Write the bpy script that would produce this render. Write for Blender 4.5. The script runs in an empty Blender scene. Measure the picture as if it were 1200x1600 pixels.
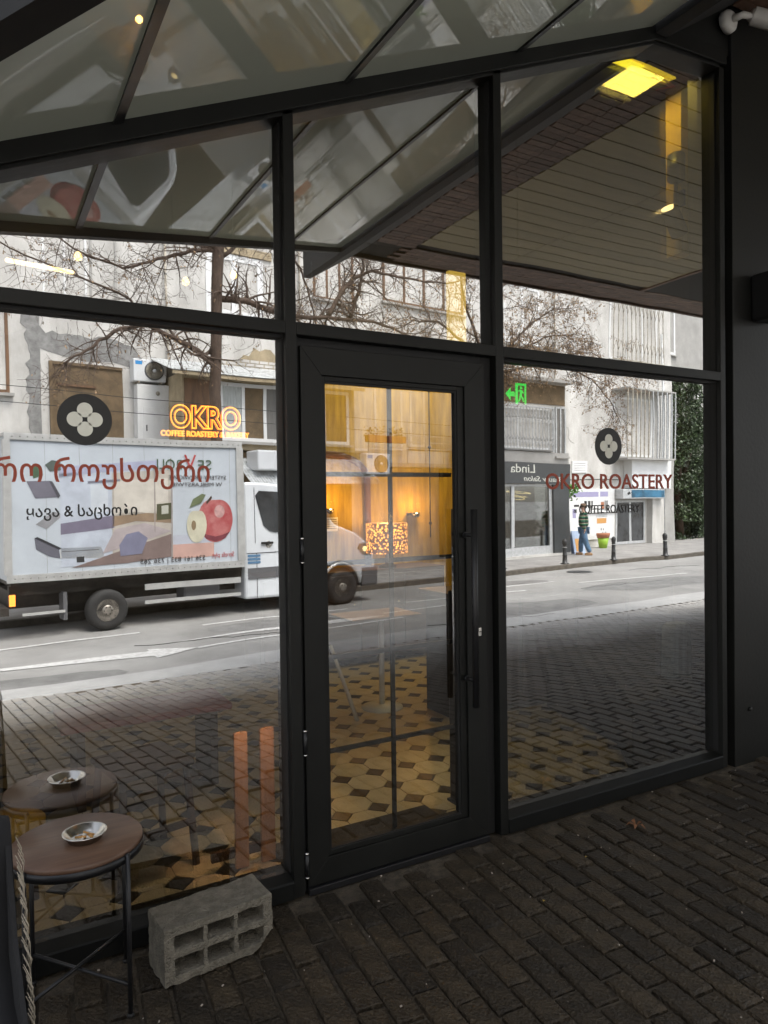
import bpy, bmesh, math, random
from mathutils import Vector, Matrix, Euler
random.seed(7)
R = math.radians
sc = bpy.context.scene
C = sc.collection

# ---------------------------------------------------------------- camera
CAM = Vector((0.0, -2.6848, 1.6))
YAW, PIT, ROLL, FPX = 0.5155, -0.0165, -0.0136, 1125.0
Fv = Vector((math.sin(YAW)*math.cos(PIT), math.cos(YAW)*math.cos(PIT), math.sin(PIT)))
Rv = Vector((math.cos(YAW), -math.sin(YAW), 0))
Uv = Rv.cross(Fv)
R2 = Rv*math.cos(ROLL) + Uv*math.sin(ROLL)
U2 = -Rv*math.sin(ROLL) + Uv*math.cos(ROLL)
cd = bpy.data.cameras.new('camera')
cam = bpy.data.objects.new('camera', cd); C.objects.link(cam)
cam.matrix_world = Matrix(((R2.x, U2.x, -Fv.x, CAM.x), (R2.y, U2.y, -Fv.y, CAM.y), (R2.z, U2.z, -Fv.z, CAM.z), (0, 0, 0, 1)))
cd.sensor_fit = 'HORIZONTAL'; cd.sensor_width = 36; cd.lens = FPX/1200*36
cd.clip_start = 0.05; cd.clip_end = 1500
sc.camera = cam

# ---------------------------------------------------------------- world, sun, exposure
w = bpy.data.worlds.new('World'); sc.world = w; w.use_nodes = True
wn = w.node_tree.nodes; bg = wn['Background']
sky = wn.new('ShaderNodeTexSky'); sky.sky_type = 'NISHITA'; sky.sun_disc = False
SUN_EL, SUN_AZ = 63.0, 20.0      # the sun stands behind the shop, over the roofs
sky.sun_elevation = R(SUN_EL); sky.sun_rotation = R(SUN_AZ)
sky.air_density = 1.0; sky.dust_density = 2.5; sky.ozone_density = 1.0
hsv = wn.new('ShaderNodeHueSaturation'); hsv.inputs['Saturation'].default_value = 0.35      # thin overcast: a pale, nearly neutral sky
w.node_tree.links.new(sky.outputs[0], hsv.inputs['Color']); w.node_tree.links.new(hsv.outputs[0], bg.inputs[0]); bg.inputs[1].default_value = 0.135
sd = bpy.data.lights.new('sun', 'SUN'); sd.energy = 1.5; sd.angle = R(28); sd.color = (1.0, 0.95, 0.88)
so = bpy.data.objects.new('sun', sd); C.objects.link(so); so.location = (10, 30, 40)
to_sun = Vector((math.sin(R(SUN_AZ))*math.cos(R(SUN_EL)), math.cos(R(SUN_AZ))*math.cos(R(SUN_EL)), math.sin(R(SUN_EL))))
so.rotation_euler = to_sun.to_track_quat('Z', 'Y').to_euler()
vs = sc.view_settings
sc.display_settings.display_device = 'sRGB'
vs.view_transform = 'Standard'; vs.look = 'None'; vs.gamma = 1; vs.use_curve_mapping = False
vs.exposure = 1.9
cy = sc.cycles
cy.use_denoising = True; cy.max_bounces = 10; cy.transparent_max_bounces = 24; cy.glossy_bounces = 6; cy.diffuse_bounces = 4
cy.transmission_bounces = 8
cy.caustics_reflective = False; cy.caustics_refractive = False; cy.sample_clamp_indirect = 4

# ---------------------------------------------------------------- materials
def mat(name, col, rough=0.6, metal=0.0, spec=0.5, noise=0.0, scale=8.0, bump=0.0, bscale=None, emis=None, estr=0.0, col2=None, detail=6.0, island=0.0, rnoise=0.0, stretch=None, coat=0.0):
    m = bpy.data.materials.new(name); m.use_nodes = True
    n, l = m.node_tree.nodes, m.node_tree.links
    b = n['Principled BSDF']
    b.inputs['Roughness'].default_value = rough; b.inputs['Metallic'].default_value = metal
    b.inputs['Specular IOR Level'].default_value = spec
    b.inputs['Coat Weight'].default_value = coat; b.inputs['Coat Roughness'].default_value = 0.2
    b.inputs['Base Color'].default_value = (*col, 1)
    tc = n.new('ShaderNodeTexCoord'); vec = tc.outputs['Object']
    if stretch:
        mp = n.new('ShaderNodeMapping'); mp.inputs['Scale'].default_value = stretch
        l.new(vec, mp.inputs['Vector']); vec = mp.outputs[0]
    cur = None
    if noise > 0 or col2:
        t = n.new('ShaderNodeTexNoise'); t.inputs['Scale'].default_value = scale; t.inputs['Detail'].default_value = detail
        t.inputs['Roughness'].default_value = 0.65
        l.new(vec, t.inputs['Vector'])
        r = n.new('ShaderNodeValToRGB')
        c2 = col2 or tuple(c*(1-noise) for c in col)
        c1 = col if col2 else tuple(min(1, c*(1+noise*0.6)) for c in col)
        r.color_ramp.elements[0].position = 0.36; r.color_ramp.elements[1].position = 0.66
        r.color_ramp.elements[0].color = (*c2, 1); r.color_ramp.elements[1].color = (*c1, 1)
        l.new(t.outputs['Fac'], r.inputs[0]); cur = r.outputs[0]
        if rnoise > 0:
            mr = n.new('ShaderNodeMapRange'); mr.inputs[3].default_value = rough-rnoise; mr.inputs[4].default_value = rough+rnoise
            l.new(t.outputs['Fac'], mr.inputs[0]); l.new(mr.outputs[0], b.inputs['Roughness'])
    if island > 0:
        g = n.new('ShaderNodeNewGeometry'); oi = n.new('ShaderNodeObjectInfo')
        ad = n.new('ShaderNodeMath'); ad.operation = 'ADD'; l.new(g.outputs['Random Per Island'], ad.inputs[0]); l.new(oi.outputs['Random'], ad.inputs[1])
        fr = n.new('ShaderNodeMath'); fr.operation = 'FRACT'; l.new(ad.outputs[0], fr.inputs[0])
        mr = n.new('ShaderNodeMapRange'); mr.inputs[3].default_value = 1-island; mr.inputs[4].default_value = 1+island
        l.new(fr.outputs[0], mr.inputs[0])
        hs = n.new('ShaderNodeHueSaturation'); l.new(mr.outputs[0], hs.inputs['Value'])
        if cur is not None: l.new(cur, hs.inputs['Color'])
        else: hs.inputs['Color'].default_value = (*col, 1)
        cur = hs.outputs[0]
    if cur is not None: l.new(cur, b.inputs['Base Color'])
    if bump > 0:
        t2 = n.new('ShaderNodeTexNoise'); t2.inputs['Scale'].default_value = bscale or scale*4; t2.inputs['Detail'].default_value = 8
        l.new(vec, t2.inputs['Vector'])
        bp = n.new('ShaderNodeBump'); bp.inputs['Strength'].default_value = bump; bp.inputs['Distance'].default_value = 0.02
        l.new(t2.outputs['Fac'], bp.inputs['Height']); l.new(bp.outputs[0], b.inputs['Normal'])
    if emis:
        b.inputs['Emission Color'].default_value = (*emis, 1); b.inputs['Emission Strength'].default_value = estr
    return m

def glass_mat(name, refl, tint, wav=0.0, wscale=1.2, rmax=0.85):
    """window pane: a coated mirror-like share plus clear transmission"""
    m = bpy.data.materials.new(name); m.use_nodes = True
    n, l = m.node_tree.nodes, m.node_tree.links
    n.remove(n['Principled BSDF']); out = n['Material Output']
    tr = n.new('ShaderNodeBsdfTransparent'); tr.inputs[0].default_value = (*tint, 1)
    gl = n.new('ShaderNodeBsdfGlossy'); gl.inputs['Roughness'].default_value = 0.0; gl.inputs[0].default_value = (0.97, 0.98, 0.98, 1)
    lw = n.new('ShaderNodeFresnel'); lw.inputs[0].default_value = 1.5
    mr = n.new('ShaderNodeMapRange'); mr.inputs[1].default_value = 0.04; mr.inputs[2].default_value = 1
    mr.inputs[3].default_value = refl; mr.inputs[4].default_value = rmax
    l.new(lw.outputs[0], mr.inputs[0])
    mx = n.new('ShaderNodeMixShader'); l.new(mr.outputs[0], mx.inputs[0]); l.new(tr.outputs[0], mx.inputs[1]); l.new(gl.outputs[0], mx.inputs[2])
    if wav > 0:
        tc = n.new('ShaderNodeTexCoord'); t = n.new('ShaderNodeTexNoise'); t.inputs['Scale'].default_value = wscale; t.inputs['Detail'].default_value = 1
        l.new(tc.outputs['Object'], t.inputs['Vector'])
        bp = n.new('ShaderNodeBump'); bp.inputs['Strength'].default_value = 1.0; bp.inputs['Distance'].default_value = wav
        l.new(t.outputs['Fac'], bp.inputs['Height']); l.new(bp.outputs[0], gl.inputs['Normal'])
    tcd = n.new('ShaderNodeTexCoord'); mpd = n.new('ShaderNodeMapping'); mpd.inputs['Scale'].default_value = (3.5, 3.5, 1.1); mpd.inputs['Rotation'].default_value = (0, .5, 0)
    td = n.new('ShaderNodeTexNoise'); td.inputs['Scale'].default_value = 3.0; td.inputs['Detail'].default_value = 10; td.inputs['Roughness'].default_value = .7
    l.new(tcd.outputs['Object'], mpd.inputs[0]); l.new(mpd.outputs[0], td.inputs[0])
    md = n.new('ShaderNodeMapRange'); md.inputs[1].default_value = .45; md.inputs[2].default_value = .8; md.inputs[3].default_value = 0; md.inputs[4].default_value = .045 if wav > 0 else 0
    l.new(td.outputs['Fac'], md.inputs[0]); dd_ = n.new('ShaderNodeBsdfDiffuse'); dd_.inputs[0].default_value = (.35, .34, .32, 1)
    m2 = n.new('ShaderNodeMixShader'); l.new(md.outputs[0], m2.inputs[0]); l.new(mx.outputs[0], m2.inputs[1]); l.new(dd_.outputs[0], m2.inputs[2])
    l.new(m2.outputs[0], out.inputs[0])
    return m

M = {}
M['frame'] = mat('anthracite_powder_coat', (0.0075, 0.0078, 0.0068), 0.5, spec=0.30, noise=0.25, scale=5, rnoise=0.1, bump=0.02, bscale=300)
M['sill'] = mat('dark_sill_coat', (0.006, 0.0065, 0.006), 0.55, spec=0.2)
M['black'] = mat('matt_black_metal', (0.012, 0.012, 0.013), 0.4, spec=0.4)
M['gasket'] = mat('black_rubber_gasket', (0.006, 0.006, 0.006), 0.7)
M['wallblack'] = mat('dark_render_panel', (0.0105, 0.0108, 0.0095), 0.5, spec=0.3, noise=0.3, scale=1.6, bump=0.05, bscale=40, rnoise=0.12)
M['pane'] = glass_mat('coated_window_glass', 0.52, (0.80, 0.80, 0.78), wav=0.0010, wscale=1.6)
M['paneclear'] = glass_mat('inner_glass_face', 0.02, (1, 1, 1), rmax=0.2)
M['doorpane'] = glass_mat('clear_door_glass', 0.21, (0.92, 0.92, 0.9), wav=0.0004, wscale=1.5)
M['shopglass'] = glass_mat('shop_window_glass', 0.18, (0.75, 0.78, 0.78))
M['brick'] = mat('worn_brown_paver', (0.039, 0.0285, 0.0165), 0.62, spec=0.35, noise=0.5, scale=11, bump=0.9, bscale=70, island=0.4, rnoise=0.15)
def outdoor_paver():  # paler towards the kerb: weathering plus sky sheen painted into the colour
    m = mat('weathered_sheen_paver', (0.039, 0.0285, 0.0165), 0.6, spec=0.4, noise=0.5, scale=11, bump=0.5, bscale=70, island=0.35, rnoise=0.15)
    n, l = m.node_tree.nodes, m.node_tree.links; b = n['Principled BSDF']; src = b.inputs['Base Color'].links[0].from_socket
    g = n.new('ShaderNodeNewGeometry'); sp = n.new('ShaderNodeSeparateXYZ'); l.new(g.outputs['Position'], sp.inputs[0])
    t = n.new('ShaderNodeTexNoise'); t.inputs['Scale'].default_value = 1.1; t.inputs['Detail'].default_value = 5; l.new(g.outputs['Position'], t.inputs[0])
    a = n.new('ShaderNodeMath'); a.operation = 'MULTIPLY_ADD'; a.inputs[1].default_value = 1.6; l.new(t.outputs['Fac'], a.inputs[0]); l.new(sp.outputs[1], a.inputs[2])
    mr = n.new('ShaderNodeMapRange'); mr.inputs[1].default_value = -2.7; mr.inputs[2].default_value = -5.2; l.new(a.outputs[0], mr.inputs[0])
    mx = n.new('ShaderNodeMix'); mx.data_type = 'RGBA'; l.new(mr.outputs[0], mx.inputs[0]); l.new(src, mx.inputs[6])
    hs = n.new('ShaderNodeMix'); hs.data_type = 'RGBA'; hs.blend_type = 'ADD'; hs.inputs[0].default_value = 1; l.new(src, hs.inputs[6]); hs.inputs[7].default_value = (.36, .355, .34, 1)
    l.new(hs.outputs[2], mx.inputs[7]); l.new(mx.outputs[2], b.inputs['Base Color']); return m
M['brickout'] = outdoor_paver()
M['joint'] = mat('sandy_joint', (0.080, 0.064, 0.044), 0.9, noise=0.5, scale=30, bump=0.5)
M['asphalt'] = mat('worn_asphalt', (0.34, 0.336, 0.32), 0.72, col2=(0.215, 0.21, 0.20), scale=0.55, bump=0.4, bscale=120, detail=14)
M['gutter'] = mat('pale_gutter_concrete', (0.40, 0.398, 0.385), 0.7, noise=0.12, scale=2.5, bump=0.1, bscale=80)
M['roadpaint'] = mat('road_paint', (0.70, 0.70, 0.68), 0.6, col2=(0.42, 0.415, 0.40), scale=16, detail=12)
M['kerb'] = mat('dark_kerb_stone', (0.11, 0.095, 0.075), 0.8, noise=0.4, scale=6, bump=0.3)
M['sidewalk'] = mat('grey_sidewalk', (0.30, 0.29, 0.275), 0.8, noise=0.25, scale=1.6, bump=0.15, bscale=60)
M['plaster'] = mat('stained_pale_plaster', (0.70, 0.68, 0.64), 0.85, col2=(0.44, 0.425, 0.395), scale=0.75, bump=0.3, bscale=14, detail=13, stretch=(1.6, 1, .7))
M['plaster2'] = mat('grey_plaster', (0.42, 0.41, 0.385), 0.85, col2=(0.32, 0.31, 0.29), scale=1.2, bump=0.15, bscale=30)
M['patch'] = mat('bare_cement', (0.27, 0.265, 0.255), 0.9, noise=0.3, scale=5, bump=0.3)
M['ochre'] = mat('ochre_wall', (0.42, 0.34, 0.22), 0.85, noise=0.25, scale=2.5)
M['brown'] = mat('brown_timber', (0.17, 0.09, 0.045), 0.6, noise=0.4, scale=6, stretch=(1, 1, 0.15))
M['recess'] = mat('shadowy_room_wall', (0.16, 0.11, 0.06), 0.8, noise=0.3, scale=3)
M['white'] = mat('white_paint', (0.78, 0.78, 0.77), 0.45, noise=0.06, scale=4)
M['whitemetal'] = mat('white_enamel', (0.76, 0.77, 0.78), 0.35, noise=0.05, scale=3)
M['darkglass'] = mat('dark_window_glass', (0.05, 0.055, 0.06), 0.12, spec=0.7, noise=0.6, scale=1.5)
M['curtain'] = mat('net_curtain', (0.50, 0.52, 0.50), 0.9, noise=0.25, scale=9, stretch=(4, 1, 0.3))
M['curtaindark'] = mat('grey_blind', (0.17, 0.165, 0.155), 0.8, noise=0.2, scale=10, stretch=(6, 1, 0.2))
M['curtainblue'] = mat('pale_blue_curtain', (0.42, 0.52, 0.56), 0.9, noise=0.25, scale=9, stretch=(5, 1, 0.2))
M['corr'] = mat('weathered_corrugated_sheet', (0.58, 0.60, 0.60), 0.5, metal=0.2, noise=0.4, scale=7)
M['bark'] = mat('brown_bark', (0.085, 0.055, 0.038), 0.85, noise=0.4, scale=18, bump=0.6, bscale=50, stretch=(1, 1, 0.25))
M['twig'] = mat('twig_bark', (0.10, 0.068, 0.05), 0.8, noise=0.3, scale=20)
M['deadleaf'] = mat('dry_seed_leaf', (0.30, 0.19, 0.10), 0.7, noise=0.4, scale=10, island=0.4)
M['leaf'] = mat('evergreen_leaf', (0.055, 0.085, 0.035), 0.45, noise=0.5, scale=4, island=0.5)
M['salon'] = mat('slate_fascia', (0.055, 0.062, 0.066), 0.4, noise=0.1, scale=4)
M['grille'] = mat('pale_grey_steel', (0.55, 0.56, 0.56), 0.5, metal=0.3, noise=0.2, scale=9)
M['rust'] = mat('aged_grille_paint', (0.42, 0.38, 0.31), 0.6, noise=0.4, scale=9)
M['bollard'] = mat('black_cast_iron', (0.025, 0.026, 0.027), 0.4, noise=0.3, scale=20)
M['chassis'] = mat('grimy_chassis', (0.045, 0.038, 0.03), 0.7, noise=0.5, scale=6)
M['tyre'] = mat('tyre_rubber', (0.028, 0.027, 0.026), 0.75, noise=0.2, scale=20)
M['rim'] = mat('grey_steel_rim', (0.32, 0.29, 0.25), 0.45, metal=0.5, noise=0.3, scale=14)
M['truckwhite'] = mat('truck_white_lacquer', (0.74, 0.77, 0.80), 0.25, spec=0.5, noise=0.06, scale=1.5, coat=0.4)
M['truckpanel'] = mat('printed_box_panel', (0.54, 0.585, 0.63), 0.4, noise=0.08, scale=1.4)
M['alu'] = mat('aluminium_rail', (0.62, 0.62, 0.60), 0.4, metal=0.4, noise=0.12, scale=6)
M['greyplastic'] = mat('grey_plastic', (0.12, 0.12, 0.125), 0.6)
M['woodtop'] = mat('walnut_laminate', (0.165, 0.095, 0.06), 0.45, col2=(0.105, 0.058, 0.036), scale=5, stretch=(1, 9, 1), spec=0.5)
M['steel'] = mat('brushed_steel', (0.62, 0.60, 0.56), 0.22, metal=1.0, noise=0.1, scale=30)
M['cinder'] = mat('rough_cinder_concrete', (0.26, 0.235, 0.185), 0.95, col2=(0.15, 0.135, 0.105), scale=22, bump=0.9, bscale=140)
M['ochreint'] = mat('brushed_mustard_plaster', (0.58, 0.40, 0.045), 0.6, col2=(0.34, 0.22, 0.02), scale=5, stretch=(3, 1, 0.35))
M['intdark'] = mat('dark_interior_wall', (0.03, 0.027, 0.024), 0.8)
M['ceil'] = mat('dark_interior_ceiling', (0.03, 0.028, 0.026), 0.8)
M['tile'] = mat('cream_octagon_tile', (0.58, 0.49, 0.32), 0.35, noise=0.12, scale=9, island=0.06)
M['dot'] = mat('black_dot_tile', (0.03, 0.028, 0.026), 0.35, island=0.3)
M['grout'] = mat('tan_grout', (0.36, 0.28, 0.17), 0.9)
M['mat'] = mat('brown_door_mat', (0.055, 0.040, 0.022), 0.95, noise=0.3, scale=50, bump=0.4)
M['orangestripe'] = mat('orange_light_stripe', (0.55, 0.30, 0.14), 0.5, noise=0.25, scale=6, stretch=(6, 1, .3))  # orange light of the stripes put into the colour
M['furn'] = mat('dark_walnut', (0.06, 0.032, 0.018), 0.5, noise=0.3, scale=7, stretch=(1, 1, 8))
M['purple'] = mat('mauve_trim', (0.14, 0.07, 0.08), 0.7)
M['red'] = mat('red_lacquer', (0.36, 0.03, 0.02), 0.35)
M['soffitplank'] = mat('taupe_soffit_board', (0.34, 0.275, 0.135), 0.55, noise=0.12, scale=3, stretch=(.3, 4, 1), island=0.08)
M['soffittile'] = mat('brown_clay_facing_tile', (0.15, 0.085, 0.055), 0.6, noise=0.3, scale=10, bump=0.3, island=0.3)
M['soffitback'] = mat('dark_soffit_backing', (0.03, 0.025, 0.02), 0.9)
M['mortar'] = mat('pale_mortar', (0.38, 0.33, 0.28), 0.9)
M['decalred'] = mat('terracotta_vinyl', (0.30, 0.045, 0.018), 0.5)
M['decalblack'] = mat('black_vinyl', (0.008, 0.008, 0.008), 0.5)
M['decalwhite'] = mat('pale_grey_vinyl', (0.70, 0.70, 0.62), 0.5)
M['cctv'] = mat('off_white_plastic', (0.62, 0.60, 0.56), 0.35)
M['blanket'] = mat('black_wool', (0.01, 0.01, 0.011), 0.95)
M['fringe'] = mat('cream_fringe_yarn', (0.42, 0.37, 0.29), 0.9)
M['neon'] = mat('neon_tube_amber', (0.9, 0.6, 0.1), 0.4, emis=(1.0, 0.40, 0.03), estr=1.750)
M['neonglow'] = mat('neon_halo_orange', (0.9, 0.3, 0.05), 0.4, emis=(1.0, 0.16, 0.01), estr=0.6)  # orange halo of the neon, built as a dim glowing outline
M['neonthin'] = mat('neon_small_amber', (0.9, 0.6, 0.1), 0.4, emis=(1.0, 0.46, 0.05), estr=1.120)
M['exitgreen'] = mat('lit_green_exit', (0.0, 0.6, 0.1), 0.4, emis=(0.0, 1.0, 0.09), estr=0.440)
M['bulb'] = mat('warm_bulb', (1, 0.8, 0.4), 0.4, emis=(1.0, 0.66, 0.22), estr=1.0)
M['ledwarm'] = mat('warm_led_bar', (1, 0.8, 0.4), 0.4, emis=(1.0, 0.72, 0.30), estr=1.200)
M['yellowlit'] = mat('yellow_light_panel', (1, 0.8, 0.1), 0.5, emis=(1.0, 0.72, 0.03), estr=0.38)
M['ledpanel'] = mat('mottled_lit_panel', (.5, .4, .1), .5, emis=(1.0, .66, .10), estr=.28)
M['shade'] = mat('glowing_woven_shade', (0.5, 0.2, 0.05), 0.7, emis=(1.0, 0.38, 0.06), estr=0.5)
M['paper'] = mat('white_paper', (0.7, 0.66, 0.58), 0.8)
M['indicator'] = mat('lit_orange_indicator', (1, 0.3, 0.05), 0.4, emis=(1, 0.25, 0.03), estr=1.000)
M['skin'] = mat('skin', (0.55, 0.34, 0.25), 0.55)
M['denim'] = mat('blue_denim', (0.10, 0.19, 0.30), 0.85, noise=0.35, scale=9)
M['shoe'] = mat('tan_suede_shoe', (0.42, 0.25, 0.13), 0.8)
M['hair'] = mat('fair_brown_hair', (0.16, 0.10, 0.06), 0.7)
M['darkcloth'] = mat('dark_coat_cloth', (0.03, 0.03, 0.035), 0.9)
M['terracotta'] = mat('terracotta_pot', (0.42, 0.17, 0.09), 0.8)
M['lime'] = mat('lime_green_pot', (0.30, 0.50, 0.04), 0.5)
M['plantgreen'] = mat('bright_houseplant_green', (0.10, 0.26, 0.04), 0.6, island=0.4)
M['paleblue'] = mat('pale_blue_board', (0.42, 0.52, 0.68), 0.6)
M['orangeprint'] = mat('orange_print', (0.62, 0.32, 0.10), 0.6)
M['bluesign'] = mat('blue_fascia_sign', (0.03, 0.14, 0.24), 0.4, noise=0.5, scale=2, detail=2)
M['lav'] = mat('lavender_print', (0.36, 0.34, 0.52), 0.6)
M['wire'] = mat('black_cable', (0.015, 0.015, 0.015), 0.6)
# jumper with horizontal stripes
m = mat('striped_knit', (0.02, 0.12, 0.06), 0.9); n = m.node_tree.nodes; l = m.node_tree.links
tc = n.new('ShaderNodeTexCoord'); sp = n.new('ShaderNodeSeparateXYZ'); l.new(tc.outputs['Object'], sp.inputs[0])
mu = n.new('ShaderNodeMath'); mu.operation = 'MULTIPLY'; mu.inputs[1].default_value = 8.5; l.new(sp.outputs[2], mu.inputs[0])
fr = n.new('ShaderNodeMath'); fr.operation = 'FRACT'; l.new(mu.outputs[0], fr.inputs[0])
rp = n.new('ShaderNodeValToRGB'); rp.color_ramp.interpolation = 'CONSTANT'
rp.color_ramp.elements[0].color = (0.015, 0.11, 0.06, 1); rp.color_ramp.elements[1].position = 0.45; rp.color_ramp.elements[1].color = (0.42, 0.36, 0.27, 1)
e_ = rp.color_ramp.elements.new(0.62); e_.color = (0.012, 0.02, 0.018, 1)
l.new(fr.outputs[0], rp.inputs[0]); l.new(rp.outputs[0], n['Principled BSDF'].inputs['Base Color']); M['jumper'] = m
# milky canopy panel
m = bpy.data.materials.new('milky_canopy_glass'); m.use_nodes = True; n = m.node_tree.nodes; l = m.node_tree.links
n.remove(n['Principled BSDF'])
df = n.new('ShaderNodeBsdfDiffuse'); df.inputs[0].default_value = (0.29, 0.295, 0.255, 1)
ts = n.new('ShaderNodeBsdfTranslucent'); ts.inputs[0].default_value = (0.27, 0.275, 0.235, 1)
ad = n.new('ShaderNodeAddShader'); l.new(df.outputs[0], ad.inputs[0]); l.new(ts.outputs[0], ad.inputs[1])
gl = n.new('ShaderNodeBsdfGlossy'); gl.inputs['Roughness'].default_value = 0.004
fz = n.new('ShaderNodeFresnel'); fz.inputs[0].default_value = 1.36
tcn = n.new('ShaderNodeTexCoord'); nz = n.new('ShaderNodeTexNoise'); nz.inputs['Scale'].default_value = 1.3; nz.inputs['Detail'].default_value = 1
l.new(tcn.outputs['Object'], nz.inputs[0]); bp = n.new('ShaderNodeBump'); bp.inputs['Distance'].default_value = 0.00012; l.new(nz.outputs[0], bp.inputs['Height']); l.new(bp.outputs[0], gl.inputs['Normal'])
mx = n.new('ShaderNodeMixShader'); l.new(fz.outputs[0], mx.inputs[0]); l.new(ad.outputs[0], mx.inputs[1]); l.new(gl.outputs[0], mx.inputs[2])
l.new(mx.outputs[0], n['Material Output'].inputs[0]); M['milky'] = m

# ---------------------------------------------------------------- mesh helpers
class MB:
    def __init__(s): s.v = []; s.f = []; s.mi = []; s.sm = []
    def face(s, idx, mi=0, sm=False): s.f.append(tuple(idx)); s.mi.append(mi); s.sm.append(sm)
    def poly(s, pts, mi=0):
        b = len(s.v); s.v += [tuple(p) for p in pts]; s.face(range(b, b+len(pts)), mi); return s
    def box(s, x0, x1, y0, y1, z0, z1, mi=0, c=0.0, mat_=None):
        if x1 < x0: x0, x1 = x1, x0
        if y1 < y0: y0, y1 = y1, y0
        if z1 < z0: z0, z1 = z1, z0
        b = len(s.v)
        if c <= 0:
            P = [(x0,y0,z0),(x1,y0,z0),(x1,y1,z0),(x0,y1,z0),(x0,y0,z1),(x1,y0,z1),(x1,y1,z1),(x0,y1,z1)]
            F = [(0,3,2,1),(4,5,6,7),(0,1,5,4),(1,2,6,5),(2,3,7,6),(3,0,4,7)]
        else:   # chamfered top edges
            P = [(x0,y0,z0),(x1,y0,z0),(x1,y1,z0),(x0,y1,z0),(x0,y0,z1-c),(x1,y0,z1-c),(x1,y1,z1-c),(x0,y1,z1-c),
                 (x0+c,y0+c,z1),(x1-c,y0+c,z1),(x1-c,y1-c,z1),(x0+c,y1-c,z1)]
            F = [(0,3,2,1),(8,9,10,11),(0,1,5,4),(1,2,6,5),(2,3,7,6),(3,0,4,7),(4,5,9,8),(5,6,10,9),(6,7,11,10),(7,4,8,11)]
        if mat_ is not None: P = [tuple(mat_ @ Vector(p)) for p in P]
        s.v += P
        for f in F: s.face([b+i for i in f], mi)
        return s
    def ring(s, c, ax, r, n, up=None):
        ax = Vector(ax).normalized(); up = Vector(up) if up else (Vector((0,0,1)) if abs(ax.z) < 0.9 else Vector((1,0,0)))
        a = ax.cross(up).normalized(); b_ = ax.cross(a)
        b = len(s.v)
        for i in range(n):
            t = 2*math.pi*i/n; s.v.append(tuple(Vector(c)+a*math.cos(t)*r+b_*math.sin(t)*r))
        return list(range(b, b+n))
    def tube(s, pts, rs, n=8, cap=True, mi=0, sm=True):
        pts = [Vector(p) for p in pts]
        if not hasattr(rs, '__len__'): rs = [rs]*len(pts)
        prev = None; first = None
        for i, p in enumerate(pts):
            d = (pts[min(i+1, len(pts)-1)]-pts[max(i-1, 0)])
            if d.length < 1e-9: d = Vector((0,0,1))
            r = s.ring(p, d, rs[i], n)
            if prev:
                # align start to avoid twist
                k = min(range(n), key=lambda q: (Vector(s.v[r[q]])-Vector(s.v[prev[0]])+(pts[i-1]-p)).length)
                r = r[k:]+r[:k]
                for j in range(n): s.face((prev[j], prev[(j+1) % n], r[(j+1) % n], r[j]), mi, sm)
            else: first = r
            prev = r
        if cap: s.face(list(reversed(first)), mi); s.face(prev, mi)
        return s
    def cyl(s, a, b, r, n=16, mi=0, r2=None, sm=True): return s.tube([a, b], [r, r2 if r2 is not None else r], n, True, mi, sm)
    def lathe(s, c, prof, n=24, mi=0, axis='z', sm=True):
        c = Vector(c); rings = []
        for r, h in prof:
            b = len(s.v)
            for i in range(n):
                t = 2*math.pi*i/n
                if axis == 'z': p = Vector((r*math.cos(t), r*math.sin(t), h))
                else: p = Vector((r*math.cos(t), h, -r*math.sin(t)))
                s.v.append(tuple(c+p))
            rings.append(b)
        for a, b in zip(rings, rings[1:]):
            for i in range(n): s.face((a+i, a+(i+1) % n, b+(i+1) % n, b+i), mi, sm)
        if prof[0][0] > 1e-4: s.face([rings[0]+i for i in reversed(range(n))], mi)
        if prof[-1][0] > 1e-4: s.face([rings[-1]+i for i in range(n)], mi)
        return s
    def prism(s, pts, axis, a, b, mi=0):
        """closed outline pts (2-D) swept along axis from a to b; axis 'y': pts=(x,z), 'z': (x,y), 'x': (y,z)"""
        def P(p, t): return {'y': (p[0], t, p[1]), 'z': (p[0], p[1], t), 'x': (t, p[0], p[1])}[axis]
        n = len(pts); k = len(s.v)
        s.v += [P(p, a) for p in pts]+[P(p, b) for p in pts]
        s.face(list(range(k, k+n)), mi); s.face(list(reversed(range(k+n, k+2*n))), mi)
        for i in range(n): s.face((k+i, k+n+i, k+n+(i+1) % n, k+(i+1) % n), mi)
        return s
    def mesh(s, name, mats):
        me = bpy.data.meshes.new(name); me.from_pydata(s.v, [], s.f)
        for m_ in (mats if isinstance(mats, (list, tuple)) else [mats]): me.materials.append(m_)
        me.polygons.foreach_set('material_index', s.mi); me.polygons.foreach_set('use_smooth', s.sm)
        bm = bmesh.new(); bm.from_mesh(me); bmesh.ops.recalc_face_normals(bm, faces=bm.faces); bm.to_mesh(me); bm.free()
        me.update(); return me
def tag(o, label=None, cat=None, group=None, kind=None):
    if label: o['label'] = label
    if cat: o['category'] = cat
    if group: o['group'] = group
    if kind: o['kind'] = kind
    return o
def link(name, data, parent=None, loc=None):
    o = bpy.data.objects.new(name, data); C.objects.link(o)
    if parent: o.parent = parent
    if loc is not None: o.location = loc
    return o
def put(name, mb, mats, parent=None, loc=None, bev=0.0):
    o = link(name, mb.mesh(name, mats), parent, loc)
    if bev > 0:
        b = o.modifiers.new('bevel', 'BEVEL'); b.width = bev; b.segments = 2; b.limit_method = 'ANGLE'; b.angle_limit = R(40)
    return o
def thing(name, label, cat, loc=(0,0,0), rz=0.0, group=None, parent=None):
    o = link(name, None, parent, loc); o.rotation_euler = (0, 0, rz); o.empty_display_size = 0.1
    return tag(o, label, cat, group)
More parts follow.
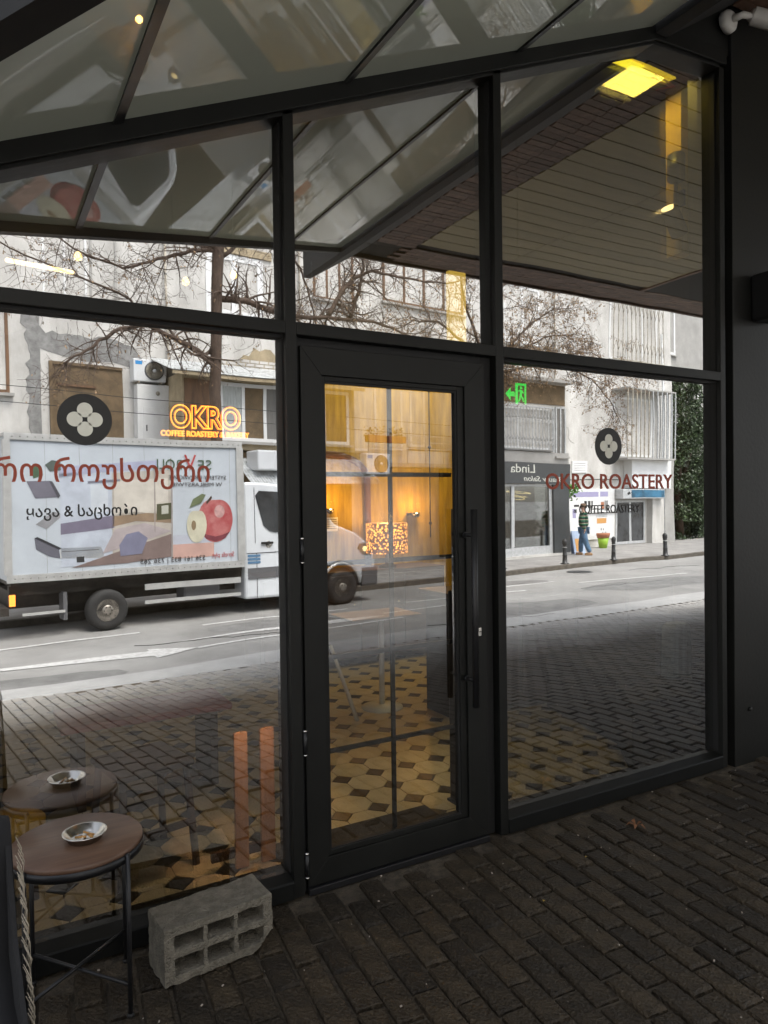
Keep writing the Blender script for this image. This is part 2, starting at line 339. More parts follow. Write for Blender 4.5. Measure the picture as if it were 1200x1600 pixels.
def text(name, body, size, loc, mat_, parent=None, rot=(R(90), 0, 0), extrude=0.0006, align='LEFT', width=None, offset=0.0, outline=0.0, space=1.0, shear=0.0):
    cu = bpy.data.curves.new(name, 'FONT'); cu.body = body; cu.size = size; cu.extrude = extrude; cu.align_x = align; cu.offset = offset
    cu.space_character = space; cu.shear = shear; cu.resolution_u = 6
    if outline > 0: cu.fill_mode = 'NONE'; cu.bevel_depth = outline; cu.extrude = 0; cu.bevel_resolution = 1
    cu.materials.append(mat_)
    o = link(name, cu, parent, loc); o.rotation_euler = rot
    bpy.context.view_layer.update()
    if width:
        wd = o.dimensions.x
        if wd > 0: o.scale.x = width/wd
    me = bpy.data.meshes.new_from_object(o.evaluated_get(bpy.context.evaluated_depsgraph_get())); me.name = name
    o2 = link(name, me, parent, loc); o2.rotation_euler = rot; o2.scale = o.scale; bpy.data.objects.remove(o); o2.name = name
    return o2
def copy_tree(o, parent=None):
    c = o.copy(); C.objects.link(c); c.parent = parent
    for ch in o.children: copy_tree(ch, c)
    return c

# ---------------------------------------------------------------- street frame: s runs along the street, b is the distance from the shop glass line
T = 0.1228; HY = math.hypot(1, T); ex, ey = 1/HY, T/HY
RZS = math.atan2(ey, -ex)              # local +x points back along -s, local +y away from the shop
def SP(s, b, z): x = s*ex; return Vector((x, 0.12-(b+T*x), z))
def sthing(name, label, cat, s, b, z, group=None): return thing(name, label, cat, SP(s, b, z), RZS, group)
def sbox(mb, s0, s1, d0, d1, z0, z1, mi=0, c=0.0): return mb.box(-s1, -s0, d0, d1, z0, z1, mi, c)   # coordinates relative to an origin at s=0
RZ_, GZ_ = -0.5, -0.5
def groundz(y):       # the apron falls gently towards the road
    v = -y
    return 0.0 if v < 1.3 else -0.47*min(1.0, (v-1.3)/4.9)

# ================================================================ ground and road
g = MB().box(-300, 300, -300, 300, -1.2, -0.62); put('ground', g, M['sidewalk']); bpy.data.objects['ground']['kind'] = 'structure'
KP = [(-60, 3.0), (-8, 5.3), (1.4, 5.65), (5.2, 6.30), (13, 6.60), (40, 7.6), (70, 9)]       # near kerb (x, distance)
def kv(x):
    for (a, b), (c_, d) in zip(KP, KP[1:]):
        if a <= x <= c_: return b+(d-b)*(x-a)/(c_-a)
    return KP[-1][1]
rd = MB()
for x0 in range(-60, 70, 2):
    x1 = x0+2
    rd.poly([(x0, -kv(x0), -0.5), (x0, 0.12-(11.12+T*x0), -0.5), (x1, 0.12-(11.12+T*x1), -0.5), (x1, -kv(x1), -0.5)])
o = put('road', rd, M['asphalt']); tag(o, kind='structure')
gt = MB()
for x0 in range(-60, 70, 2):
    x1 = x0+2
    gt.poly([(x0, -kv(x0), -0.496), (x0, -kv(x0)-0.75, -0.496), (x1, -kv(x1)-0.75, -0.496), (x1, -kv(x1), -0.496)])
tag(put('gutter', gt, M['gutter']), kind='structure')
lm = MB()
def stripe(x0, v0, x1, v1, wd, wd2=None):
    wd2 = wd if wd2 is None else wd2
    lm.poly([(x0, 0.12-v0+wd/2, -0.492), (x0, 0.12-v0-wd/2, -0.492), (x1, 0.12-v1-wd2/2, -0.492), (x1, 0.12-v1+wd2/2, -0.492)])
for a in [(-4.2, 8.6, -2.0, 8.8), (-.9, 8.95, 2.27, 9.32), (3.31, 9.45, 6.2, 9.78), (7.6, 9.88, 10.9, 10.0), (12.75, 10.22, 16.7, 10.22), (18.5, 10.6, 21.5, 11.0)]: stripe(*a, 0.10)
stripe(-1.2, 7.6, 2.1, 7.62, 0.02, 0.34); lm.poly([(2.1, 0.12-7.30, -0.492), (2.1, 0.12-7.95, -0.492), (2.75, 0.12-7.68, -0.492)])
stripe(2.75, 7.66, 6.6, 8.35, 0.09); stripe(2.6, 8.25, 5.5, 8.62, 0.02, 0.30); stripe(5.5, 8.62, 6.4, 8.70, 0.30, 0.05)
stripe(6.5, 8.9, 8.6, 9.2, 0.09); stripe(9.6, 10.7, 12.6, 10.9, 0.25, 0.05)
tag(put('road_markings', lm, M['roadpaint']), kind='structure')
rr_ = random.Random(31)
pt_ = MB()
for (x, v, a, b) in ((9.2, 8.0, 1.9, .7), (14.5, 9.2, 2.6, .8), (4.4, 8.9, 1.3, .45), (.6, 6.7, 1.1, .35), (11.0, 11.2, 1.6, .5)):
    q = [(x+a*math.cos(t*.524)*rr_.uniform(.85, 1.05), .12-v+b*math.sin(t*.524)*rr_.uniform(.8, 1.1), -0.4965) for t in range(12)]; pt_.poly(q)
tag(put('asphalt_repairs', pt_, mat('darker_asphalt_repair', (.20, .197, .19), .75, noise=.25, scale=3, bump=.3, bscale=120)), kind='structure')
ck = MB()
for (x, v, n_) in ((6.5, 7.4, 16), (12, 9.4, 20), (2.0, 8.3, 12), (16, 11.5, 18), (9.5, 11, 12)):
    p = [(x, .12-v, -.4975)]
    for k in range(n_): p.append((p[-1][0]+rr_.uniform(.05, .32), p[-1][1]+rr_.uniform(-.11, .10), -.4975))
    ck.tube(p, .006, 4)
tag(put('asphalt_cracks', ck, M['gasket']), kind='structure')
mh = MB()
mh.lathe((11.2, 0.12-11.6, -0.4955), [(0.35, 0), (0.33, 0.004), (0.0, 0.004)], 24); mh.lathe((14.2, 0.12-12.0, -0.4955), [(0.35, 0), (0.33, 0.004), (0.0, 0.004)], 24)
mhc = MB().lathe((0, 0, 0), [(0.36, 0), (0.34, 0.005), (0.27, 0.005), (0.26, 0.002), (0.0, 0.003)], 28)
for k, (x, v, lb) in enumerate([(11.2, 11.75, 'round dark iron manhole cover in the road near the far kerb, left of its twin'), (14.6, 12.1, 'round dark iron manhole cover in the road near the far kerb, right of its twin')]):
    tag(put('manhole_cover', mhc, M['bollard'], None, (x, .12-v, -0.4955)), lb, 'manhole cover', 'manhole covers by the far kerb')
# far kerb and pavement
kb = MB(); sbox(kb, -60, 80, 0, 0.16, -0.6, -0.375, c=0.01)
o = put('far_kerb', kb, M['kerb'], None, SP(0, 11.12, 0)); o.rotation_euler.z = RZS; tag(o, kind='structure')
fp = MB(); sbox(fp, -60, 80, 0.16, 30, -0.6, -0.38)
o = put('far_pavement', fp, M['sidewalk'], None, SP(0, 11.12, 0)); o.rotation_euler.z = RZS; tag(o, kind='structure')

# ---- brick apron in front of the shop
base = MB()
ys = [0.12, -1.3, -6.2]
for x0 in range(-12, 40, 2):
    x1 = x0+2
    pts = [(0.16, -0.022), (-1.3, -0.022), (None, None)]
    base.poly([(x0, 0.16, -0.018), (x0, -1.3, -0.018), (x1, -1.3, -0.018), (x1, 0.16, -0.018)])
    m0, m1 = min(6.2, kv(x0)-.01), min(6.2, kv(x1)-.01)
    base.poly([(x0, -1.3, -0.018), (x0, -m0, groundz(-m0)-0.018), (x1, -m1, groundz(-m1)-0.018), (x1, -1.3, -0.018)])
    base.poly([(x0, -m0, groundz(-m0)-0.018), (x0, -kv(x0), groundz(-kv(x0))-0.018), (x1, -kv(x1), groundz(-kv(x1))-0.018), (x1, -m1, groundz(-m1)-0.018)])
pav = put('brick_pavement', base, M['joint']); tag(pav, kind='structure')
ang = R(-5.0); ca, sa = math.cos(ang), math.sin(ang)
bl, bw, pl, pw = 0.190, 0.090, 0.2015, 0.1005
bmesh0 = MB().box(-bw/2, bw/2, -bl/2, bl/2, -0.04, 0.0, c=0.006).mesh('brick', M['brick'])
bmesh1 = MB().box(-bw/2+0.001, bw/2-0.002, -bl/2, bl/2-0.004, -0.04, 0.001, c=0.009).mesh('brick', M['brick'])
def chipped(src, seed):
    rb = random.Random(seed); me = src.copy()
    for v in me.vertices:
        v.co.x += rb.uniform(-.0022, .0022); v.co.y += rb.uniform(-.0035, .0035)
        if v.co.z > -.01: v.co.z += rb.uniform(-.0025, .001)
    k = rb.randrange(8, 12); me.vertices[k].co += Vector((rb.uniform(-.004, .004), rb.uniform(-.006, .006), -rb.uniform(.0, .004)))
    return me
variants = [chipped(random.choice((bmesh0, bmesh1)), q) for q in range(14)]
near, far = [], []
for i in range(-150, 260):
    for j in range(-60, 60):
        u = i*pw; v = j*pl+(pl/2 if i % 2 else 0)
        x = u*ca-v*sa; y = u*sa+v*ca
        if y > -0.05 or y < -kv(max(-60, min(69, x)))+0.10 or x < -7 or x > 24: continue
        P = Vector((x, y, groundz(y)))-CAM
        d = P.dot(Fv)
        q = None
        if d > 0.3:
            px = 600+FPX*P.dot(R2)/d; py = 800-FPX*P.dot(U2)/d
            if -40 < px < 1240 and py < 1650: q = d
        (near if q is not None and y > -2.6 else far).append((q or 99, x, y))
near.sort()
jit = lambda a: random.uniform(-a, a)
for k, (q, x, y) in enumerate(near[:300]):
    o = link('brick', random.choice(variants), pav, (x+jit(.0025), y+jit(.003), groundz(y)+jit(.003)-(.004 if random.random() < .12 else 0)))
    o.rotation_euler = (jit(.02), jit(.025), ang+jit(.012))
far += near[300:]
fb = MB()
for q, x, y in far:
    sl = math.atan2(groundz(y-0.05)-groundz(y+0.05), 0.1)
    mm = Matrix.Translation((x+jit(.002), y, groundz(y)+jit(.003))) @ Euler((-sl+jit(.01), jit(.02), 0)).to_matrix().to_4x4() @ Matrix.Rotation(ang+jit(.012), 4, 'Z')
    fb.box(-bw/2, bw/2, -bl/2, bl/2, -0.03, 0.0, c=0.006, mat_=mm)
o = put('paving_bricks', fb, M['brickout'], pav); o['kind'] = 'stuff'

# ================================================================ storefront (glazed frame)
XL = -0.85
def railz(x): return 2.6735+0.4285*x            # underside of the sloping top rail
X1a, X1b, X2a, X2b, XJ, XJ2, XK = 1.083, 1.130, 2.136, 2.183, 3.787, 3.830, 3.235
ZT0, ZT1 = 2.268, 2.319
sf = thing('glazed_storefront', 'black framed glass shop front with a sloping top rail and reflections of the street', 'shop front', (0, 0, 0))
def fr(name, mb, m_='frame', bev=0.003): return put(name, mb, M[m_], sf, None, bev)
def mull(x0, x1, z0=0.0):
    mb = MB().prism([(x0, z0), (x1, z0), (x1, railz(x1)+0.02), (x0, railz(x0)+0.02)], 'y', 0.0, 0.15); return fr('mullion', mb)
mull(X1a, X1b); mull(X2a, X2b); mull(XL-0.06, XL)
fr('jamb', MB().box(XJ, XJ2, 0, 0.15, 0, 4.10)); fr('jamb', MB().box(XJ2, 3.90, 0.05, 0.12, 0, 4.18), 'gasket')
for a, b in ((XL, X1a), (X1b, X2a), (X2b, XJ)): fr('transom', MB().box(a, b, 0.0, 0.14, ZT0, ZT1))
# inner gaskets beside the glass
gk = MB()
for a, b in ((XL, X1a), (X2b, XJ)):
    gk.box(a, a+0.008, 0.035, 0.06, 0.1, ZT0); gk.box(b-0.006, b, 0.03, 0.06, 0.1, ZT0); gk.box(a+.008, b-.006, 0.03, 0.06, ZT0-0.012, ZT0)
for a, b in ((XL+.9, X1a), (X1b, X2a), (X2b, XJ)):
    gk.box(b-0.007, b, 0.03, 0.06, ZT1, railz(min(b, XK))-0.03 if b < 3.5 else 4.05)
put('gasket', gk, M['gasket'], sf)
# top rail: sloping then level
fr('top_rail', MB().prism([(XL-.06, railz(XL-.06)), (XK, railz(XK)), (XJ2, 4.093), (XJ2, 4.175), (XK+.03, railz(XK)+0.095), (XL-.06, railz(XL-.06)+0.075)], 'y', -0.02, 0.0))
fr('top_rail', MB().prism([(XL-.06, railz(XL-.06)-0.012), (XK+.002, railz(XK)-0.014), (XJ2, 4.078), (XJ2, 4.165), (XK+.03, railz(XK)+0.085), (XL-.06, railz(XL-.06)+0.065)], 'y', 0.0, 0.15))
for a, b in ((XL, X1a), (X2b, XJ)):
    fr('sill_rail', MB().prism([(-0.005, 0.0), (-0.005, 0.066), (0.0, 0.072), (0.058, 0.084), (0.14, 0.084), (0.14, 0.0)], 'x', a, b), 'sill')
def pane(pts, m_='pane'):
    mb = MB(); n = len(pts)
    b = len(mb.v); mb.v += [(p[0], 0.06, p[1]) for p in pts]+[(p[0], 0.084, p[1]) for p in pts]
    mb.face(range(n), 0); mb.face(list(reversed(range(n, 2*n))), 1)
    for i in range(n): mb.face((i, n+i, n+(i+1) % n, (i+1) % n), 1)
    return mb
pL = put('pane', pane([(XL, .085), (X1a, .085), (X1a, ZT0), (XL, ZT0)]), [M['pane'], M['paneclear']], sf)
pR = put('pane', pane([(X2b, .085), (XJ, .085), (XJ, ZT0), (X2b, ZT0)]), [M['pane'], M['paneclear']], sf)
put('pane', pane([(XL+.03, ZT1), (X1a, ZT1), (X1a, railz(X1a)-.01), (XL+.03, ZT1+.01)]), [M['pane'], M['paneclear']], sf)
put('pane', pane([(X1b, ZT1), (X2a, ZT1), (X2a, railz(X2a)-.01), (X1b, railz(X1b)-.01)]), [M['pane'], M['paneclear']], sf)
put('pane', pane([(X2b, ZT1), (XJ, ZT1), (XJ, 4.08), (XK, railz(XK)-.01), (X2b, railz(X2b)-.01)]), [M['pane'], M['paneclear']], sf)
# decals
def disc(cx, cz, r, y, n=40): return MB().prism([(cx+r*math.cos(2*math.pi*i/n), cz+r*math.sin(2*math.pi*i/n)) for i in range(n)], 'y', y, y-0.0008)
for par, cx, cz, rr in ((pL, 0.342, 1.90, 0.091), (pR, 2.932, 1.870, 0.098)):
    put('logo_disc', disc(cx, cz, rr, 0.0588), M['decalblack'], par)
    pt = MB()
    for dx, dz in ((0, 1), (0, -1), (1, 0), (-1, 0)):
        r_ = rr*0.285
        pt.prism([(cx+dx*rr*.37+r_*math.cos(t*math.pi/14), cz+dz*rr*.37+r_*math.sin(t*math.pi/14)) for t in range(28)], 'y', 0.0575, 0.0567)
    put('logo_petals', pt, M['decalwhite'], par)
text('lettering', 'OKRO ROASTERY', 0.112, (2.487, 0.0585, 1.645), M['decalred'], pR, width=0.945, offset=0.0012)
text('lettering', 'COFFEE ROASTERY', 0.064, (2.716, 0.0585, 1.515), M['decalblack'], pR, width=0.445)
text('lettering', 'ოკრო როუსთერი', 0.112, (-0.085, 0.0585, 1.680), M['decalred'], pL, width=0.866, offset=0.001)
text('lettering', 'ყავა & საცხობი', 0.054, (0.148, 0.0585, 1.558), M['decalblack'], pL, width=0.365, offset=0.0008)

# ---------------------------------------------------------------- door
dr = thing('glass_door', 'tall dark grey framed glass door with muntins and long bar handle', 'door', (1.15, 0, 0))
dx0, dx1, dz0, dz1 = 0.0, 0.922, 0.022, 2.228
gx0, gx1, gz0, gz1 = 0.112, 0.777, 0.145, 2.096
yd = 0.012
lf = MB()
lf.prism([(dx0, dz0), (gx0-.02, gz0-.02), (gx0-.02, gz1+.02), (dx0, dz1)], 'y', yd, yd+.065)
lf.prism([(dx1, dz0), (gx1+.035, gz0-.02), (gx1+.035, gz1+.02), (dx1, dz1)], 'y', yd, yd+.065)
lf.prism([(dx0, dz1), (gx0-.02, gz1+.02), (gx1+.035, gz1+.02), (dx1, dz1)], 'y', yd, yd+.065)
lf.prism([(dx0, dz0), (gx0-.02, gz0-.02), (gx1+.035, gz0-.02), (dx1, dz0)], 'y', yd, yd+.065)
put('leaf_frame', lf, M['frame'], dr, None, 0.0015)
bd = MB()
bd.box(gx0-.02, gx0, yd+.012, yd+.06, gz0-.02, gz1+.02); bd.box(gx1, gx1+.035, yd+.012, yd+.06, gz0-.02, gz1+.02)
bd.box(gx0, gx1, yd+.012, yd+.06, gz0-.02, gz0); bd.box(gx0, gx1, yd+.012, yd+.06, gz1, gz1+.02)
put('glazing_bead', bd, M['frame'], dr, None, 0.002)
gk = MB(); gk.box(gx0, gx0+.004, yd+.02, yd+.03, gz0, gz1); gk.box(gx1-.010, gx1, yd+.018, yd+.03, gz0, gz1); gk.box(gx0+.004, gx1-.01, yd+.018, yd+.03, gz1-.010, gz1); gk.box(gx0+.004, gx1-.01, yd+.018, yd+.03, gz0, gz0+.004)
put('gasket', gk, M['gasket'], dr)
mb = MB(); mb.v = [(gx0, yd+.03, gz0), (gx1, yd+.03, gz0), (gx1, yd+.03, gz1), (gx0, yd+.03, gz1), (gx0, yd+.05, gz0), (gx1, yd+.05, gz0), (gx1, yd+.05, gz1), (gx0, yd+.05, gz1)]
mb.face((0, 1, 2, 3), 0); mb.face((7, 6, 5, 4), 1); mb.face((0, 4, 5, 1), 1); mb.face((1, 5, 6, 2), 1); mb.face((2, 6, 7, 3), 1); mb.face((3, 7, 4, 0), 1)
put('pane', mb, [M['doorpane'], M['paneclear']], dr)
put('muntin', MB().box(0.437-.009+.006, 0.437+.009+.006, yd+.051, yd+.063, gz0, gz1), M['frame'], dr)
for z in (1.713, 1.334, 0.937, 0.538): put('muntin', MB().box(gx0, gx1, yd+.0635, yd+.072, z-.010, z+.010), M['frame'], dr)
for yy, nm in ((-0.06, 'handle'), (0.145, 'handle')):
    h = MB(); hx = 0.803 if yy < 0 else 0.838
    h.cyl((hx, yy, 0.655), (hx, yy, 1.553), 0.015, 16)
    for z in (0.775, 1.435): h.cyl((hx, yy, z), (hx, 0.012 if yy < 0 else 0.078, z), 0.009, 10); h.cyl((hx, (0.0 if yy < 0 else .09), z), (hx, (.012 if yy < 0 else .078), z), 0.014, 12)
    put(nm, h, M['black'], dr)
lk = MB().box(0.879-.008, 0.879+.008, 0.004, 0.012, 0.962, 1.0, c=0); lk.lathe((0.879, 0.004, 0.987), [(0.0, -0.002), (0.0075, -0.002), (0.0075, 0.0)], 14, axis='y')
put('lock_cylinder', lk, M['steel'], dr, None, 0.002)
for z in (1.40, 0.62, 0.12):
    hg = MB().cyl((-0.010, 0.0, z-.045), (-0.010, 0.0, z+.045), 0.008, 12); hg.lathe((-0.010, 0, z+.045), [(0.0085, 0), (0.0085, .008), (0, .010)], 12, 1); hg.lathe((-0.010, 0, z-.053), [(0.0, 0), (0.0085, .002), (0.0085, .008)], 12, 1)
    put('hinge', hg, [M['black'], M['steel']], dr)
fr('door_stop', MB().box(X1b, X1b+.02, 0.03, 0.14, 0, ZT0), 'gasket'); fr('door_stop', MB().box(X2a-.064, X2a, 0.045, 0.14, 0, ZT0), 'gasket')
fr('door_stop', MB().box(X1b+.02, X2a-.064, 0.045, 0.14, dz1+.004, ZT0), 'gasket')
fr('threshold', MB().box(X1b+.02, X2a-.064, 0.0, 0.14, -0.01, 0.018), 'black')

# ---------------------------------------------------------------- walls of the shop
wl = MB().box(3.90, 12.0, 0.0, 0.3, -0.3, 4.6); tag(put('dark_panel_wall', wl, M['wallblack'], bev=0.003), 'plain black render wall right of the glass shop front', 'wall')
wl = MB().box(3.235, 3.90, 0.02, 0.3, 4.182, 4.6); o = put('wall_strip', wl, M['wallblack']); tag(o, 'black wall strip above the level end of the top rail', 'wall')
wl = MB().box(-9.0, -0.912, 0.0, 0.3, -0.3, 4.2); tag(put('side_wall', wl, M['wallblack']), 'dark wall left of the glass shop front', 'wall')
uw = thing('upper_storey', 'grey rendered upper storey of the shop building above the canopy', 'building')
put('wall', MB().prism([(-9.0, 4.22), (-.9, 2.47), (3.235, 4.24), (3.235, 5.8), (-9.0, 5.8)], 'y', .165, .30), M['plaster2'], uw); put('wall', MB().box(3.24, 12.0, -4.5, 0.8, 4.66, 5.8), M['plaster2'], uw)
# interior shell
ih = MB(); ih.box(-0.9, 7.0, 0.15, 6.0, -0.3, -0.012); tag(put('interior_floor', ih, M['grout']), kind='structure')
fl = bpy.data.objects['interior_floor']
tag(put('interior_wall_back', MB().box(2.7, 7.0, 4.0, 4.2, 0, 2.95), M['ochreint']), kind='structure')
tag(put('interior_wall_upper', MB().box(2.7, 7.0, 4.0, 4.2, 2.95, 4.5), M['intdark']), kind='structure')
tag(put('interior_wall_dark', MB().box(-0.9, 2.7, 4.0, 4.2, 0, 4.5), M['intdark']), kind='structure')
tag(put('interior_wall_left', MB().box(-1.05, -0.9, 0.16, 4.2, 0, 3.0), M['intdark']), kind='structure')
tag(put('interior_wall_right', MB().box(5.4, 5.6, 0.3, 4.2, 0, 4.5), M['intdark']), kind='structure')
tag(put('interior_ceiling', MB().prism([(-1.05, 2.45), (3.28, 4.30), (7.0, 4.34), (7.0, 4.44), (3.2, 4.40), (-1.05, 2.55)], 'y', 0.16, 4.2), M['ceil']), kind='structure')
# octagon and dot tiles
P_ = 0.2165; c_ = 0.064
octo = MB(); gqq = 0.0025; hh = P_/2-gqq; cc = c_
octo.prism([(hh, -hh+cc), (hh, hh-cc), (hh-cc, hh), (-hh+cc, hh), (-hh, hh-cc), (-hh, -hh+cc), (-hh+cc, -hh), (hh-cc, -hh)], 'z', -0.012, 0.0)
om = octo.mesh('tile', M['tile']); dd = c_-0.003
dm = MB().prism([(dd, 0), (0, dd), (-dd, 0), (0, -dd)], 'z', -0.012, 0.0).mesh('dot_tile', M['dot'])
cells = []
for i in range(-5, 32):
    for j in range(0, 20):
        x = 1.905-0.2165*0+ i*P_ - 4*P_; y = 0.26+j*P_
        if x < -0.8 or x > 5.3 or y > 3.9: continue
        cells.append((math.hypot(x-CAM.x, y-CAM.y)+abs(x-1.7)*.25, x, y))
cells.sort(); rest = MB(); rest2 = MB()
for k, (q, x, y) in enumerate(cells):
    if k < 290:
        link('tile', om, fl, (x, y, 0)); link('dot_tile', dm, fl, (x+P_/2, y+P_/2, 0.0003))
    else:
        for vv, ff, mbx in ((om, 0, rest), (dm, P_/2, rest2)):
            b = len(mbx.v); mbx.v += [(v.co.x+x+ff, v.co.y+y+ff, v.co.z) for v in vv.vertices]
            for p in vv.polygons: mbx.face([b+t for t in p.vertices])
put('far_floor_tiles', rest, M['tile'], fl)['kind'] = 'stuff'; put('far_dot_tiles', rest2, M['dot'], fl)['kind'] = 'stuff'
tag(put('door_mat', MB().box(1.16, 2.0, 0.16, 0.46, 0.001, 0.012), M['mat']), 'brown door mat just inside the glass door', 'mat')

# ================================================================ glass canopy
def roofz(x): return 2.746+0.428*x
def edge(x): return -(0.58+0.98*x)
cn = thing('glass_canopy', 'sloping milky glass canopy on black bars, cut off on a slant', 'canopy')
XS = [-0.50, 0.46, 1.365, 2.28, 3.20]
for a, b in zip(XS, XS[1:]):
    q = [(a, 0.0), (b, 0.0), (b, edge(b)+.02), (a, edge(a)+.02)]
    mb = MB(); mb.v = [(x, y, roofz(x)) for x, y in q]+[(x, y, roofz(x)+.012) for x, y in q]
    mb.face((3, 2, 1, 0)); mb.face((4, 5, 6, 7))
    for i in range(4): mb.face((i, (i+1) % 4, 4+(i+1) % 4, 4+i))
    put('pane', mb, M['milky'], cn)
for x in XS[1:4]:
    put('bar', MB().prism([(x-.017, roofz(x-.017)-.014), (x+.017, roofz(x+.017)-.014), (x+.017, roofz(x)-.001), (x-.017, roofz(x)-.008)], 'y', -0.001, edge(x)+.05), M['black'], cn)
def beam(p, q, wd, h0, h1, m_='black', nm='edge_beam', par=cn):
    p, q = Vector(p), Vector(q); d = (q-p).normalized(); sd_ = Vector((d.y, -d.x, 0)).normalized()*wd/2
    mb = MB(); k = []
    for P in (p, q):
        for s_ in (-1, 1):
            for h in (h0, h1): mb.v.append(tuple(P+sd_*s_+Vector((0, 0, h))))
    for f in ((0, 1, 3, 2), (4, 6, 7, 5), (0, 4, 5, 1), (2, 3, 7, 6), (0, 2, 6, 4), (1, 5, 7, 3)): mb.face(f)
    return put(nm, mb, M[m_], par)
beam((-0.55, edge(-.55)-.0, roofz(-.55)), (3.2, edge(3.2), roofz(3.2)), 0.095, -0.03, 0.035, 'gasket')
# ---------------------------------------------------------------- flat soffit of boards and clay tiles
sofz = 4.45
sf2 = thing('boarded_soffit', 'overhanging soffit of taupe boards bordered by brown clay tiles', 'soffit', (0, 0, sofz))
put('side_beam', MB().prism([(3.215, 4.08-sofz), (3.30, 4.08-sofz), (3.86, -0.012), (3.86, 0.2), (3.215, 0.2)], 'y', -0.03, -4.62), M['gasket'], sf2)
put('backing', MB().box(3.86, 12, -4.6, -0.0, 0.012, 0.2), M['soffitback'], sf2)
pk = 0.2045
plank = MB().box(4.362, 8.0, -pk+0.011, 0, -0.004, 0.011, c=0).mesh('plank', M['soffitplank'])
y = -0.10
while y-pk > -4.12:
    o = link('plank', plank, sf2, (0, y, -0.004+jit(.001))); y -= pk
put('plank_edge', MB().box(8.0, 8.06, -4.1, 0, -0.02, 0.012), M['brown'], sf2)
put('dark_soffit', MB().box(8.06, 12, -4.1, -0.0, -0.008, 0.011), M['intdark'], sf2)
tl = MB().box(0.003, 0.237, -0.069, -0.003, -0.006, 0.011).mesh('tile', M['soffittile'])
cnt = 0; rest = MB()
def tput(x, y, along):
    global cnt
    cnt += 1
    if cnt <= 280:
        o = link('tile', tl, sf2, (x, y, jit(.002)))
        if along: o.rotation_euler.z = R(90)
    else:
        mm = Matrix.Translation((x, y, jit(.002))) @ (Matrix.Rotation(R(90), 4, 'Z') if along else Matrix.Identity(4))
        rest.box(0.003, 0.237, -0.069, -0.003, -0.006, 0.011, mat_=mm)
for j in range(57):
    for i in range(2): tput(3.865+i*0.24+(0.0 if j % 2 else 0.018), -0.02-j*0.072, False)
for i in range(34):
    for j in range(7): tput(4.36+i*0.24-(.12 if j % 2 else 0), -4.12-j*0.068, False)
put('outer_tiles', rest, M['soffittile'], sf2)['kind'] = 'stuff'
put('fascia', MB().box(3.215, 12, -4.66, -4.62, -0.03, 0.25), M['soffittile'], sf2)

# CCTV camera on the wall
cc_ = thing('security_camera', 'white bullet security camera on a round base high on the black wall', 'security camera', (3.85, -0.0, 4.345))
b0 = MB().lathe((0, 0, 0), [(0.0, -0.045), (0.045, -0.045), (0.062, -0.03), (0.064, 0.0)], 28, axis='y'); put('base', b0, M['cctv'], cc_)
put('arm', MB().tube([(0.0, -.04, 0), (0.035, -0.085, 0.012), (0.11, -0.10, 0.015)], [0.02, 0.019, 0.016], 12), M['cctv'], cc_)
bd = MB().tube([(0.10, -0.085, 0.035), (0.13, -0.10, 0.02), (0.262, -0.20, -0.045), (0.268, -0.205, -0.048)], [0.03, 0.043, 0.046, 0.042], 20); put('body', bd, M['cctv'], cc_)
put('lens_face', MB().tube([(0.2685, -0.2055, -0.0483), (0.272, -0.208, -0.05)], [0.038, 0.036], 20), M['black'], cc_)
put('sun_hood', MB().tube([(0.12, -0.088, 0.030), (0.285, -0.213, -0.051)], [0.048, 0.050], 20, cap=False), M['cctv'], cc_)
tag(put('wall_speaker', MB().box(-0.085, 0.085, -0.14, 0, -0.14, 0.14), M['black'], None, (4.15, -0.0, 2.78), 0.02), 'small black wall lamp box on the black wall at the right', 'wall lamp')
tag(put('wall_socket', MB().lathe((0, 0, 0), [(0, -.012), (.012, -.012), (.015, 0)], 16, axis='y'), M['wallblack'], None, (4.04, -0.0, 0.31)), 'tiny round black plug low on the black wall', 'wall plug')

# ================================================================ things outside by the glass
tb = thing('side_table', 'small round walnut side table on thin black legs beside the glass', 'table', (0.262, -0.19, 0))
put('tabletop', MB().lathe((0, 0, 0.505), [(0.196, 0), (0.2, 0.004), (0.2, 0.014), (0.197, 0.018), (0, 0.018)], 64), M['woodtop'], tb)
put('apron_ring', MB().lathe((0, 0, 0.483), [(0.185, 0.0), (0.203, 0.0), (0.203, 0.026), (0.2005, 0.026), (0.2005, 0.021), (0.185, 0.021)], 64), M['black'], tb)
lp = []
for k in range(4):
    a = R(-52+90*k); x, y = 0.206*math.cos(a), 0.206*math.sin(a); lp.append((x, y))
    put('leg', MB().cyl((x, y, 0.006), (x, y, 0.512), 0.0072, 12), M['black'], tb)
    put('foot', MB().lathe((x, y, 0), [(0.011, 0), (0.011, 0.008), (0.007, 0.011)], 12), M['gasket'], tb)
put('cross_brace', MB().cyl((*lp[0], 0.10), (*lp[2], 0.10), 0.006, 10), M['black'], tb)
put('cross_brace', MB().cyl((*lp[1], 0.113), (*lp[3], 0.113), 0.006, 10), M['black'], tb)
ash = tag(put('ashtray', MB().lathe((0, 0, 0), [(0.0, 0.002), (0.040, 0.002), (0.046, 0.005), (0.063, 0.026), (0.068, 0.027), (0.068, 0.024), (0.063, 0.022), (0.050, 0.0), (0.0, 0.0)], 48), M['steel'], None, (0.283, -0.205, 0.5235)), 'round steel ashtray holding stubs on the walnut side table', 'ashtray')
for k in range(5):
    a = k*1.4; put('stub', MB().cyl((0.028*math.cos(a), 0.028*math.sin(a), 0.008), (0.004*math.cos(a+2), 0.02*math.sin(a+2), 0.016), 0.0038, 8), M['paper'] if k % 2 else M['orangeprint'], ash)
